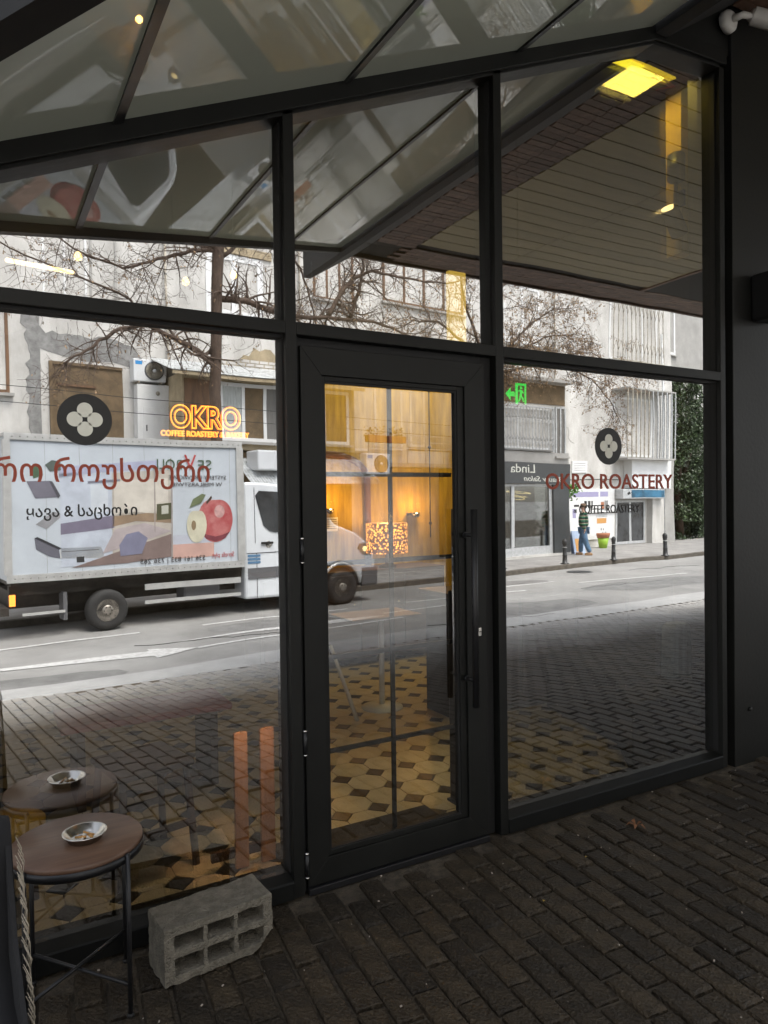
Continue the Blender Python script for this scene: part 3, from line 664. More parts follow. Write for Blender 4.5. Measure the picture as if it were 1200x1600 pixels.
put('foil_scrap', MB().poly([(-.01, -.012, .006), (.018, -.006, .022), (.004, .016, .008)]).poly([(-.01, -.012, .006), (.004, .016, .008), (-.018, .006, .014)]), M['steel'], ash)

# cinder block with six cells
bk = MB(); W_, D_, H_ = 0.392, 0.165, 0.190
nx = [0, .035, .135, .150, .245, .260, .357, .392]; nz = [0, .028, .085, .108, .162, .190]
holes = {(1, 1), (3, 1), (5, 1), (1, 3), (3, 3), (5, 3)}
for i in range(7):
    for j in range(5):
        if (i, j) in holes: continue
        bk.box(nx[i], nx[i+1], 0.0, D_, nz[j], nz[j+1])
me = bk.mesh('cinder_block', M['cinder'])
bm = bmesh.new(); bm.from_mesh(me); bmesh.ops.remove_doubles(bm, verts=bm.verts, dist=1e-5)
seen = {}
for f in list(bm.faces):
    k = tuple(round(v, 5) for v in f.calc_center_median()); seen.setdefault(k, []).append(f)
bmesh.ops.delete(bm, geom=[f for fs in seen.values() if len(fs) > 1 for f in fs], context='FACES')
for it in range(3): bmesh.ops.subdivide_edges(bm, edges=[e for e in bm.edges if e.calc_length() > 0.014], cuts=1, use_grid_fill=True)
from mathutils import noise as mn
bm.normal_update()
for v in bm.verts:
    p = v.co.copy(); a = mn.noise(p*70)*0.0035+mn.noise(p*25+Vector((5, 1, 2)))*0.004
    v.co += v.normal*a
    # chipped corner low right
    t = (p.x-0.33)+(0.05-p.z)
    if t > 0.05 and p.y < 0.09: v.co += Vector((-1, 0.3, 1)).normalized()*(t-0.05)*0.9*(1-p.y/0.09)
bmesh.ops.recalc_face_normals(bm, faces=bm.faces); bm.to_mesh(me); bm.free()
o = link('cinder_block', me, None, (0.509, -0.284, 0.002)); o.rotation_euler.z = R(6.0)
sb = o.modifiers.new('round', 'BEVEL'); sb.width = 0.003; sb.segments = 1; sb.limit_method = 'ANGLE'; sb.angle_limit = R(50)
tag(o, 'rough grey hollow concrete block with six holes on the paving', 'concrete block')
# dead leaf
lv = MB()
for k in range(5):
    a = k*1.25; lv.poly([(0, 0, .008), (.03*math.cos(a-.3), .03*math.sin(a-.3), .022+.006*(k % 2)), (.048*math.cos(a), .048*math.sin(a), .006), (.03*math.cos(a+.3), .03*math.sin(a+.3), .02)])
o = put('dead_leaf', lv, mat('crisp_rust_leaf', (0.20, 0.085, 0.035), 0.7, noise=.3, scale=40), None, (2.753, -0.262, 0.0)); o.modifiers.new('s', 'SOLIDIFY').thickness = .001
tag(o, 'curled rust brown dead leaf on the paving near the right pane', 'leaf')
for k, (x, y, lb) in enumerate([(1.92, -.53, 'tiny yellow leaf fleck on the paving, left one'), (2.32, -.36, 'tiny yellow leaf fleck on the paving, right one')]):
    tag(put('leaf_fleck', MB().poly([(0, 0, .004), (.008, -.004, .008), (.014, .006, .004), (.004, .009, .007)]), mat('yellow_fleck', (.35, .24, .05), .8), None, (x, y, 0.0)), lb, 'leaf', 'leaf flecks on the paving')
# blanket over chair, bottom left
ch = thing('folding_chair', 'black metal chair at the bottom left corner hidden under a blanket', 'chair', (-0.165, -0.98, 0), R(4))
put('seat', MB().box(-.21, .21, -.2, .2, .43, .455), M['black'], ch, None, .01); put('backrest', MB().box(-.21, .21, .19, .215, .5, .84), M['black'], ch, None, .01)
for x in (-.19, .19):
    for y in (-.18, .2): put('leg', MB().cyl((x, y, 0), (x, y, .44), .011, 10), M['black'], ch)
bl_ = thing('blanket', 'black wool blanket with a cream fringe draped over the corner chair', 'blanket', (-0.165, -0.98, 0), R(4))
mb = MB(); nx_, nz_ = 14, 16
prof = [(-.30, .02), (-.29, .2), (-.28, .40), (-.25, .49), (-.1, .475), (.08, .48), (.16, .55), (.17, .7), (.19, .855), (.225, .86), (.245, .75), (.255, .55), (.26, .38)]
for i in range(nx_+1):
    for (y, z) in prof:
        x = -.27+.50*i/nx_; wv = .008*math.sin(i*1.7+z*6)
        mb.v.append((x+(.03*(1-z) if i == nx_ else 0), y+wv, z+.004*math.sin(i*2.1)))
n_ = len(prof)
for i in range(nx_):
    for j in range(n_-1): mb.face((i*n_+j, (i+1)*n_+j, (i+1)*n_+j+1, i*n_+j+1), 0, True)
o = put('cloth', mb, M['blanket'], bl_); o.modifiers.new('s', 'SOLIDIFY').thickness = .008
sdp = MB(); 
for i in range(8): pass
sdp.poly([(.235, -.29, .02), (.232, .20, .10), (.232, .20, .84), (.235, .10, .62), (.235, -.1, .48), (.235, -.25, .47)])
o = put('cloth_side', sdp, M['blanket'], bl_); o.modifiers.new('s', 'SOLIDIFY').thickness = .01
fg = MB()
for i in range(46):
    t = i/45+jit(.012); x = .247+jit(.004); y0 = .20-.16*t; z0 = .80-.34*t+jit(.006)
    fg.tube([(x, y0, z0), (x+.012, y0+jit(.01), z0-.03), (x+.01+jit(.006), y0+jit(.014), z0-.07)], [.0009, .0011, .0006], 5)
put('fringe', fg, M['fringe'], bl_)

# ================================================================ inside the shop
def light(name, kind, loc, e, col, parent=None, **kw):
    d = bpy.data.lights.new(name, kind); d.energy = e; d.color = col
    for k, v in kw.items(): setattr(d, k, v)
    o = link(name, d, parent, loc); return o
# sideboard and lamps on the back wall
sbd = thing('sideboard', 'dark walnut sideboard against the mustard back wall', 'cabinet', (3.3, 3.7, 0))
put('carcass', MB().box(-1.1, .9, -.22, .22, .08, .92), M['furn'], sbd, None, .006)
for k in range(4): put('door', MB().box(-1.07+k*.495, -.6+k*.495, -.238, -.222, .13, .88), M['furn'], sbd, None, .004)
for k in range(4): put('knob', MB().lathe((-.66+k*.495, -.24, .6), [(0, -.02), (.012, -.018), (.008, 0)], 12, axis='y'), M['steel'], sbd)
tlm = thing('table_lamp', 'table lamp with a glowing perforated drum shade on the sideboard', 'lamp', (3.60, 3.62, 0.92))
put('lamp_base', MB().lathe((0, 0, 0), [(.09, 0), (.09, .02), (.02, .04), (.016, .16), (0, .16)], 24), M['black'], tlm)
sh = MB().lathe((0, 0, .15), [(.21, 0), (.21, .30)], 48)
# woven drum: emission broken up by holes
ms = bpy.data.materials.new('woven_lit_shade'); ms.use_nodes = True; n = ms.node_tree.nodes; l = ms.node_tree.links
b = n['Principled BSDF']; b.inputs['Base Color'].default_value = (.12, .05, .02, 1)
tc = n.new('ShaderNodeTexCoord'); vo = n.new('ShaderNodeTexVoronoi'); vo.inputs['Scale'].default_value = 42; l.new(tc.outputs['Object'], vo.inputs['Vector'])
rp = n.new('ShaderNodeValToRGB'); rp.color_ramp.elements[0].position = .25; rp.color_ramp.elements[0].color = (1, .36, .04, 1); rp.color_ramp.elements[1].position = .50; rp.color_ramp.elements[1].color = (.03, .005, .001, 1)
l.new(vo.outputs['Distance'], rp.inputs[0]); l.new(rp.outputs[0], b.inputs['Emission Color']); b.inputs['Emission Strength'].default_value = 1.1
o = put('lamp_shade', sh, ms, tlm)
put('bulb', MB().lathe((0, 0, .24), [(0, -.04), (.03, -.02), (.035, .02), (0, .05)], 16), M['bulb'], tlm)
light('lamp_light', 'POINT', (0, 0, .50), 2.5, (1, .55, .18), tlm, shadow_soft_size=.08)
for x, z, lb in ((3.10, 1.52, 'small warm picture light on the back wall behind the hood reflection'), (4.12, 1.46, 'small warm picture light on the back wall right of the table lamp')):
    pl_ = thing('wall_light', lb, 'wall lamp', (x, 3.96, z), 0, 'warm lights on the back wall')
    put('bracket', MB().box(-.05, .05, -.06, .03, -.03, 0), M['black'], pl_); put('shade', MB().lathe((0, -.06, 0), [(.05, 0), (.035, -.05)], 20), M['steel'], pl_)
    light('wall_light_lamp', 'POINT', (0, -.16, .08), 1.7, (1, .50, .12), pl_, shadow_soft_size=.03)
pn = thing('menu_sheet', 'white menu sheet pinned on the back wall below a wall light', 'sign', (3.12, 3.97, 1.36))
put('sheet', MB().box(-.10, .10, -.012, 0, -.07, .07), M['paper'], pn)
for k in range(5): put('line', MB().box(-.085, .085, -.0135, -.0125, .045-k*.022, .051-k*.022), M['furn'], pn)
# arch trim on the wall
ar = MB(); pts = [(-.42, 0)] + [(-.42, .9)] + [(.42*-math.cos(R(a)), .9+.25*math.sin(R(a))) for a in range(10, 180, 12)]+[(.42, .9), (.42, 0)]
ar.tube([(p[0], 0, p[1]) for p in pts], .035, 8)
tag(put('arch_trim', ar, M['purple'], None, (3.15, 3.96, .92)), 'mauve arched trim on the mustard back wall', 'arch trim')
# hanging cords on the yellow wall
for x, lb in ((2.85, 'thin black hanging cord with beads, left one in front of the mustard wall'), (4.18, 'thin black hanging cord with beads, right one in front of the mustard wall')):
    t_ = MB().cyl((0, 0, 1.2), (0, 0, 3.9), .006, 6)
    for z in (1.35, 2.15, 2.75): t_.lathe((0, 0, z), [(0, -.03), (.02, 0), (0, .03)], 8)
    tag(put('bead_string', t_, M['red'] if 0 else M['black'], None, (x, 3.7, 0)), lb, 'cord', 'hanging cords')
    
wt = thing('white_table', 'slim white pedestal table deep inside the shop', 'table', (2.70, 2.15, 0))
put('base', MB().lathe((0, 0, 0), [(.16, 0), (.16, .01), (.03, .03)], 24), M['white'], wt); put('column', MB().cyl((0, 0, .02), (0, 0, .71), .022, 14), M['white'], wt); put('tabletop', MB().box(-.35, .25, -.2, .2, .71, .73), M['furn'], wt)
st_ = MB().tube([(2.38, 1.95, .0), (2.22, 2.05, .55)], [.018, .014], 8)
tag(put('leaning_stick', st_, M['paper'], None, None), 'pale wooden stick leaning inside the shop behind the door', 'stick')
pst = thing('black_post', 'slim black post standing inside the door on the right', 'post', (2.20, .43, 0))
put('shaft', MB().box(-.04, .04, -.03, .03, .01, 1.12), M['black'], pst, None, .008); put('base', MB().box(-.05, .05, -.04, .04, 0, .012), M['black'], pst)
bn = MB().prism([(3.22, .17), (3.58, .62), (3.78, 1.5), (5.3, 1.5), (5.3, .17)], 'z', 0, .42); tag(put('low_bench', bn, M['intdark'], bev=.01), 'low dark bench inside the right pane', 'bench')
lc_ = thing('added_counter', 'long dark counter added inside the right pane to hide the lit floor beyond', 'counter', (4.1, 1.75, 0))  # added to keep the area dark by covering the lit floor
put('body', MB().box(-1.12, 1.2, -.2, .2, 0, .88), M['intdark'], lc_, None, .006); put('counter_top', MB().box(-1.16, 1.24, -.24, .24, .882, .92), M['furn'], lc_, None, .004)
for k in range(4): put('panel', MB().box(-1.08+k*.57, -.55+k*.57, -.212, -.2005, .06, .84), M['furn'], lc_)
bg_ = MB().prism([(-.1, 0), (.1, 0), (.09, .34), (.05, .36), (-.05, .36), (-.09, .34)], 'y', -.05, .05); tag(put('blue_bag', bg_, M['curtainblue'], None, (3.95, .45, .42), .02), 'dusty blue bag standing on the low bench', 'bag')
# orange slats built in place of stripes of orange light, left pane
scn = thing('light_stripe_slats', 'orange slats standing for stripes of orange light inside the left pane', 'screen', (.98, .33, 0))
for k, (x0, x1) in enumerate(((-.03, .028), (.088, .15))): put('slat', MB().box(x0, x1, 0, .02, .01, .60), M['orangestripe'], scn)
put('rail', MB().box(-.13, .16, .022, .045, .05, .09), M['furn'], scn)
stl = thing('bar_stool', 'dark wooden stool inside the left pane beside the slats', 'stool', (.62, .62, 0), R(12))
put('seat', MB().box(-.17, .17, -.17, .17, .44, .47), M['furn'], stl, None, .01)
for x in (-.14, .14):
    for y in (-.14, .14): put('leg', MB().cyl((x*1.2, y*1.2, 0), (x, y, .45), .017, 8), M['furn'], stl)
put('stretcher', MB().box(-.16, .16, -.17, -.15, .18, .205), M['furn'], stl); put('stretcher', MB().box(-.16, .16, .15, .17, .18, .205), M['furn'], stl)
rt = thing('red_bench', 'dark red bench behind the left pane with a lacquered seat', 'bench', (.45, 1.5, 0))
put('seat', MB().box(-.1, .8, -.2, .2, .42, .46), M['red'], rt, None, .01)
for x in (0, .7): put('leg', MB().box(x-.02, x+.02, -.17, .17, 0, .42), M['furn'], rt)
yst = thing('yellow_stool', 'mustard yellow low stool inside the left pane behind the side table', 'stool', (.07, .50, 0))
put('seat', MB().lathe((0, 0, .30), [(.14, 0), (.15, .02), (.15, .05), (0, .06)], 32), mat('mustard_seat', (.5, .32, .03), .5), yst)
for k in range(3): a = k*2.1+.4; put('leg', MB().cyl((.12*math.cos(a), .12*math.sin(a), 0), (.09*math.cos(a), .09*math.sin(a), .31), .014, 8), M['furn'], yst)
# neon sign
ns = thing('neon_sign', 'glowing amber neon sign reading OKRO coffee roastery and bakery behind the left pane', 'neon sign', (0.62, 0.14, 1.86))
text('tube_letters', 'OKRO', 0.118, (0.040, 0, 0.036), M['neon'], ns, width=0.280, outline=0.0017, offset=0.0035, extrude=0)
text('tube_halo', 'OKRO', 0.118, (0.040, 0.006, 0.036), M['neonglow'], ns, width=0.280, outline=0.0038, offset=0.0035, extrude=0)
text('small_halo', 'COFFEE ROASTERY & BAKERY', 0.030, (0.002, 0.006, 0.0), M['neonglow'], ns, width=0.352, outline=0.0018, offset=0.0)
text('small_letters', 'COFFEE ROASTERY & BAKERY', 0.030, (0.002, 0, 0.0), M['neonthin'], ns, width=0.352, extrude=0.002, offset=0.0004)
put('hanger', MB().cyl((.06, 0, .16), (.06, 0, .98), .001, 5).cyl((.30, 0, .15), (.30, 0, 1.02), .001, 5), M['wire'], ns)
light('neon_light', 'POINT', (.18, .12, .05), 0.1, (1, .45, .05), ns, shadow_soft_size=.1)
# exit sign
es = thing('exit_sign', 'green running man exit sign with an arrow hanging inside the right pane', 'sign', (2.60, 0.5, 2.135))
put('arrow', MB().prism([(0, .055), (.035, .09), (.035, .068), (.065, .068), (.065, .042), (.035, .042), (.035, .02)], 'y', 0, .003), M['exitgreen'], es)
fr_ = MB()
for p in [[(.072, .0), (.089, .0), (.089, .118), (.072, .118)], [(.089, .106), (.15, .106), (.15, .118), (.089, .118)], [(.138, .0), (.15, .0), (.15, .106), (.138, .106)]]: fr_.prism(p, 'y', 0, .003)
put('doorway', fr_, M['exitgreen'], es)
mn_ = MB().prism([(.113+.008*math.cos(t*.63), .093+.008*math.sin(t*.63)) for t in range(10)], 'y', 0, .003)
for p in [[(.103, .05), (.116, .046), (.122, .078), (.108, .083)], [(.095, .070), (.108, .076), (.106, .083), (.092, .076)], [(.12, .078), (.133, .066), (.130, .060), (.117, .070)], [(.103, .052), (.112, .05), (.108, .03), (.098, .012), (.092, .016), (.1, .032)], [(.108, .052), (.117, .048), (.128, .036), (.133, .015), (.126, .014), (.120, .032)]]: mn_.prism(p, 'y', 0, .003)
put('running_man', mn_, M['exitgreen'], es); put('hanger', MB().cyl((.1, .002, .12), (.1, .002, 1.5), .0015, 5), M['wire'], es)
# ceiling light slot, column, spots
lp_ = thing('ceiling_light', 'bright yellow ceiling light slot behind the top of the right pane', 'ceiling light', (3.70, .49, 4.29))
put('panel', MB().prism([(-.28, .03), (-.17, -.06), (.28, -.045), (.25, .03)], 'z', 0, .01), M['yellowlit'], lp_)
put('bracket', MB().cyl((.10, -.03, -.015), (.30, -.02, -.03), .005, 6).cyl((.10, -.005, -.02), (.30, .0, -.03), .005, 6).cyl((.30, -.02, -.03), (.24, .08, -.02), .005, 6), M['red'], lp_)
put('bright_core', MB().prism([(-.24, .02), (-.15, -.045), (.0, -.042), (-.02, .02)], 'z', -.004, -.001), mat('yellow_light_core', (1, .9, .1), .5, emis=(1, .84, .03), estr=.8), lp_)
light('slot_light', 'AREA', (0.02, 0, -.03), 3, (1, .72, .12), lp_, size=.3)
tag(put('mustard_column', MB().box(4.07, 4.17, .48, .60, 3.2, 4.32), M['ochreint']), 'slim mustard column lit from above behind the right pane', 'column')
tk = thing('spotlight', 'black twin head spotlight on the mustard column', 'spotlight', (4.07, .47, 3.55))
put('upper_head', MB().cyl((-.09, -.02, .10), (-.06, .0, .26), .055, 24), M['black'], tk); put('lower_head', MB().cyl((-.16, -.02, -.10), (-.03, .0, -.24), .055, 24), M['black'], tk)
put('lens', MB().cyl((-.1605, -.0205, -.0993), (-.162, -.021, -.0975), .048, 24), M['ledwarm'], tk); put('arm', MB().cyl((-.06, .0, .15), (-.06, .02, -.16), .012, 10), M['black'], tk); put('mount', MB().box(-.02, .0, -.02, .05, -.05, .05), M['black'], tk)
# pendants and LED bars under the sloping ceiling
for x, y, z, lb in ((.504, 1.5, 2.93, 'warm pendant bulb behind the left upper pane, leftmost one'), (1.078, 1.5, 2.875, 'warm pendant bulb behind the left upper pane, second from left'), (1.363, 1.5, 2.952, 'warm pendant bulb, brightest, before the reflected tree trunk')):
    p_ = thing('pendant_bulb', lb, 'pendant lamp', (x, y, z), 0, 'pendant bulbs inside the shop')
    put('bulb', MB().lathe((0, 0, 0), [(0, -.026), (.018, -.015), (.022, .0), (.012, .022), (0, .03)], 16), M['bulb'], p_)
    put('cord', MB().cyl((0, 0, .04), (0, 0, min(roofz(x)-.45, 3.9)-z+.2), .002, 5), M['wire'], p_)
tag(put('led_bar', MB().cyl((.16, 1.4, 2.83), (.52, 1.9, 2.96), .012, 8), M['ledwarm']), 'slanting warm LED bar inside the left upper pane', 'LED bar')
tag(put('wall_lantern', MB().box(-.07, .07, -.02, .02, 0, .50), M['ledpanel'], None, (2.98, 1.5, 2.70)), 'tall yellow lit panel behind the middle upper pane', 'light panel')
light('floor_spot', 'SPOT', (1.95, .55, 3.0), 15, (1, .86, .62), None, spot_size=R(36), spot_blend=.8, shadow_soft_size=.05)
light('floor_spot', 'SPOT', (2.75, .70, 3.4), 11, (1, .78, .35), None, spot_size=R(28), spot_blend=.7, shadow_soft_size=.05)
light('floor_spot', 'SPOT', (.62, .50, 2.5), 12, (1, .78, .50), None, spot_size=R(42), spot_blend=.7, shadow_soft_size=.05)
light('slat_fill', 'SPOT', (1.02, .105, .95), 4.5, (1, .56, .28), None, spot_size=R(40), spot_blend=.4, shadow_soft_size=.02).rotation_euler = (R(22), 0, 0)  # added lamp without a fixture, brightens the orange slats
light('wall_wash', 'AREA', (4.1, 2.9, 3.3), 9.5, (1, .76, .30), None, size=1.4).rotation_euler = (R(50), 0, 0)

exec_street = True
# ================================================================ across the street: apartment building
B0 = 15.5
ab = sthing('apartment_building', 'stained pale plaster apartment block across the street', 'building', 0, B0, 0)
put('wall', sbox(MB(), -14, 27.0, 0, 0.35, -0.4, 14), M['plaster'], ab)
put('wall', sbox(MB(), -14, 27.0, 6.0, 6.3, -0.4, 14), M['plaster'], ab)
put('end_wall', sbox(MB(), 26.7, 27.0, .36, 6.0, -0.4, 14), M['plaster'], ab); put('roof', sbox(MB(), -14.2, 27.2, -.2, 6.4, 14.0, 14.2), M['plaster2'], ab)
def window(par, s0, s1, z0, z1, glass='darkglass', fw=.06, mull_=1, fm='white', d=-.02, sill=True, deep=.0):
    w_ = put('window', sbox(sbox(sbox(sbox(MB(), s0, s0+fw, d, d+.06, z0, z1), s1-fw, s1, d, d+.06, z0, z1), s0+fw, s1-fw, d, d+.06, z0, z0+fw), s0+fw, s1-fw, d, d+.06, z1-fw, z1), M[fm], par)
    n = mull_+1; wd = (s1-s0-fw*(mull_+2))/n
    for k in range(n):
        a = s0+fw+k*(wd+fw)
        if k < mull_: put('mullion', sbox(MB(), a+wd, a+wd+fw, d+.002, d+.058, z0+fw, z1-fw), M[fm], w_)
        gm = glass[k % len(glass)] if isinstance(glass, (list, tuple)) else glass
        put('glass', sbox(MB(), a, a+wd, d+.025, d+.03, z0+fw, z1-fw), M[gm], w_)
    if sill: put('sill', sbox(MB(), s0-.08, s1+.08, d-.1, d+.0, z0-.07, z0-.005), M['plaster2'], w_)
    return w_
# upper row
window(ab, 1.45, 2.44, 6.45, 8.3, ['curtain', 'curtainblue'], .05)
window(ab, 2.50, 3.1, 6.5, 8.25, 'curtaindark', .05, 0, 'plaster2')
put('lintel', sbox(MB(), 5.3, 7.35, -.05, 0, 8.28, 8.5), M['ochre'], ab)
window(ab, 5.42, 7.10, 6.6, 8.25, 'curtaindark', .16, 1)
window(ab, 8.70, 10.1, 7.5, 9.6, ['curtain', 'curtaindark', 'curtain'], .07, 2, 'brown')
window(ab, 11.2, 14.6, 7.8, 9.9, ['darkglass', 'curtaindark', 'recess', 'curtain'], .09, 3, 'brown')
window(ab, 16.6, 18.4, 7.2, 9.3, 'darkglass', .08, 1)
window(ab, 22.67, 26.0, 7.25, 10.0, ['recess', 'darkglass', 'recess'], .09, 2)
for s in (-9, -5.5, -2.2): window(ab, s, s+1.6, 6.5, 8.3, ['darkglass', 'curtain']); window(ab, s, s+1.6, 3.2, 4.9, ['curtain', 'darkglass'])
for s in (2, 6, 9.5, 13, 17, 21, 24.5): window(ab, s, s+1.7, 10.6, 12.4, ['darkglass', 'curtain'])
window(ab, -.35, .72, 4.1, 6.1, ['recess', 'darkglass'], .07, 1, 'brown')
put('lintel', sbox(MB(), -.5, .80, -.12, 0, 6.12, 6.3), M['brown'], ab)
# ragged bare patch (pillar) and cement patch
random.seed(11)
pts = [(-1.36, 3.0)]
zz = 3.0
left = []; right = []
while zz < 6.35:
    left.append((-(1.10+jit(.06)-(0.08 if zz > 5.7 else 0)), zz)); zz += .12
zz = 6.3
pat = [( -1.37, 3.0)]+[(-1.37, 6.35)]+[p for p in reversed(left)]
put('bare_patch', MB().prism(pat, 'y', -.012, 0), M['patch'], ab)
pat = [(-1.37, 5.2), (-1.37, 5.75)]+[(-(1.5+.15*k), 5.55+jit(.1)+(.05 if k < 8 else 0)) for k in range(14)]+[(-3.7, 5.2), (-3.5, 4.95), (-3.0, 5.05), (-2.4, 4.98), (-1.8, 5.1)]
put('bare_patch', MB().prism(pat, 'y', -.010, 0), M['patch'], ab)
pat = [(-(5.6+1.9*k/12+jit(.05)), 5.1+jit(.04)) for k in range(13)]+[(-(7.6-1.9*k/12), 5.62+jit(.12)+.2*math.sin(k*.5)) for k in range(13)]
put('bare_patch', MB().prism(pat, 'y', -.010, 0), M['ochre'], ab)
for r_ in range(4):
    for k in range(7):
        put('brick', sbox(MB(), 5.75+k*.27+(.13 if r_ % 2 else 0), 5.99+k*.27+(.13 if r_ % 2 else 0), -.022, -.011, 5.12+r_*.09, 5.19+r_*.09), M['plaster'], ab)
random.seed(5)
# dark opening behind the logo
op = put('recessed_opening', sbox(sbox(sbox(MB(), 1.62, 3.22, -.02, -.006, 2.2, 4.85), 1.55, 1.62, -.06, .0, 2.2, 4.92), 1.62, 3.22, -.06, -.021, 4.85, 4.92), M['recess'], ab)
put('shelf', sbox(MB(), 1.7, 2.6, -.05, -.0205, 4.35, 4.40), M['brown'], op)
for k, (s_, z0, z1, lb) in enumerate(((4.32, 2.0, 9, 'thin dark drainpipe between the white cabinet and the annex'), (8.2, 5.4, 11, 'rusty drainpipe above the annex roof'), (19.2, 2.9, 11, 'thin pipe running up the pale wall right of the salon balcony'))):
    q = sthing('wall_pipe', lb, 'pipe', s_, B0-.08, z0)
    put('pipe', MB().tube([(0, 0, 0), (0, 0, z1-z0)], .03, 8), M['rust'], q)
    for j in range(int(z1-z0)): put('clamp', MB().lathe((0, 0, .4+j), [(.04, 0), (.04, .03)], 10), M['patch'], q)
rc = random.Random(8)
for (s_, z_, n_) in ((2.0, 5.9, 9), (7.6, 6.4, 8), (19.5, 4.6, 10), (20.8, 6.6, 9), (21.7, 3.6, 7), (15.5, 7.6, 6)):
    pts = [(-s_, -.002, z_)]
    for j in range(n_): p0 = pts[-1]; pts.append((p0[0]-rc.uniform(-.05, .22), -.002, p0[2]-rc.uniform(-.03, .16)))
    put('crack', MB().tube(pts, .006, 4), M['patch'], ab)
# air conditioners
def aircon(s, b, z, label, w_=.78, h_=.55, sticker=True, grp='air conditioners on the facade'):
    a = sthing('air_conditioner', label, 'air conditioner', s, b, z, grp)
    put('casing', sbox(MB(), 0, w_, -.30, 0, 0, h_), M['whitemetal'], a, None, .015)
    fx = -w_*.62
    put('fan_ring', MB().lathe((fx, -.302, h_/2), [(.235, 0), (.235, -.012), (.20, -.016), (.20, -.004), (0, -.004)], 36, axis='y'), M['greyplastic'], a)
    gr_ = MB()
    for k in range(1, 7): 
        r_ = .033*k; gr_.lathe((fx, -.318, h_/2), [(r_, 0), (r_+.006, 0), (r_+.006, -.004), (r_, -.004), (r_, 0)], 28, axis='y')
    for k in range(12): t = k*math.pi/6; gr_.cyl((fx, -.318, h_/2), (fx+.2*math.cos(t), -.318, h_/2+.2*math.sin(t)), .003, 4)
    put('fan_grille', gr_, M['rust'], a); put('hub', MB().lathe((fx, -.322, h_/2), [(0, -.006), (.045, -.004), (.045, 0)], 20, axis='y'), M['white'], a)
    if sticker: put('sticker', sbox(MB(), .04, .20, -.303, -.301, h_-.14, h_-.05), mat('blue_sticker', (.04, .28, .62), .5), a)
    for k in (.12, w_-.12): put('bracket', sbox(MB(), k-.015, k+.015, -.3, 0, -.04, -.0), M['rust'], a)
    return a
aircon(3.40, B0, 4.60, 'white air conditioner with a blue sticker over the white cabinet')
wc = sthing('white_cabinet', 'tall white metal cabinet with a panelled door below the air conditioner', 'cabinet', 3.48, B0, 2.2)
put('body', sbox(MB(), 0, .80, -.28, 0, 0, 2.33), M['white'], wc, None, .01); put('door', sbox(MB(), .14, .70, -.295, -.281, .3, 1.78), M['white'], wc, None, .01)
put('handle', sbox(MB(), .2, .23, -.31, -.296, 1.2, 1.35), M['greyplastic'], wc); put('vent', MB().lathe((-.5, -.282, 2.12), [(0, -.012), (.05, -.012), (.055, 0)], 18, axis='y'), M['rust'], wc)
# projecting annex with corrugated roof
ax_ = sthing('facade_annex', 'ochre walled annex with white windows under a corrugated roof', 'building', 0, 14.3, 0)
put('wall', sbox(MB(), 4.40, 9.4, 0, 1.18, 2.95, 4.75), M['ochre'], ax_)
window(ax_, 5.38, 7.30, 3.15, 4.62, ['curtain', 'recess', 'curtaindark'], .085, 2, 'white', d=-.03)
window(ax_, 7.6, 9.2, 3.15, 4.62, ['curtaindark', 'recess'], .085, 1, 'white', d=-.03)
put('side_panel', sbox(MB(), 4.45, 5.30, -.03, -.001, 3.0, 4.6), M['brown'], ax_)
def corrugated(s0, s1, d0, z0, d1, z1, pitch=.075, amp=.012, slant=0.0):
    mb = MB(); n_ = int((s1-s0)/pitch*4); rows = 6
    for i in range(n_+1):
        s_ = s0+(s1-s0)*i/n_; a = amp*math.sin(2*math.pi*(s_-s0)/pitch)
        for r_ in range(rows+1):
            t = r_/rows; mb.v.append((-s_, d0+(d1-d0)*t, z0+(z1-z0)*t+a+slant*(s_-s0)))
    for i in range(n_):
        for r_ in range(rows): k = i*(rows+1)+r_; mb.face((k, k+1, k+rows+2, k+rows+1))
    return mb
put('roof', corrugated(3.95, 9.6, -.45, 4.72, 1.15, 5.25), M['corr'], ax_)
put('fascia', sbox(MB(), 4.0, 9.5, -.43, -.40, 4.62, 4.70), M['ochre'], ax_)
put('lower_awning', corrugated(5.75, 9.6, -1.0, 2.05, .0, 2.75, slant=0.0), M['corr'], ax_)
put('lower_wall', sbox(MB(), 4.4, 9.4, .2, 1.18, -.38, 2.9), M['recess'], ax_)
ob = MB(); sbox(ob, 6.0, 6.85, -.85, -.2, 2.42, 2.90); tag(put('rooftop_box', ob, M['whitemetal'], None, SP(0, 14.3, 0), .04), 'white cooling box on the low corrugated awning above the cab', 'cooling box').rotation_euler.z = RZS
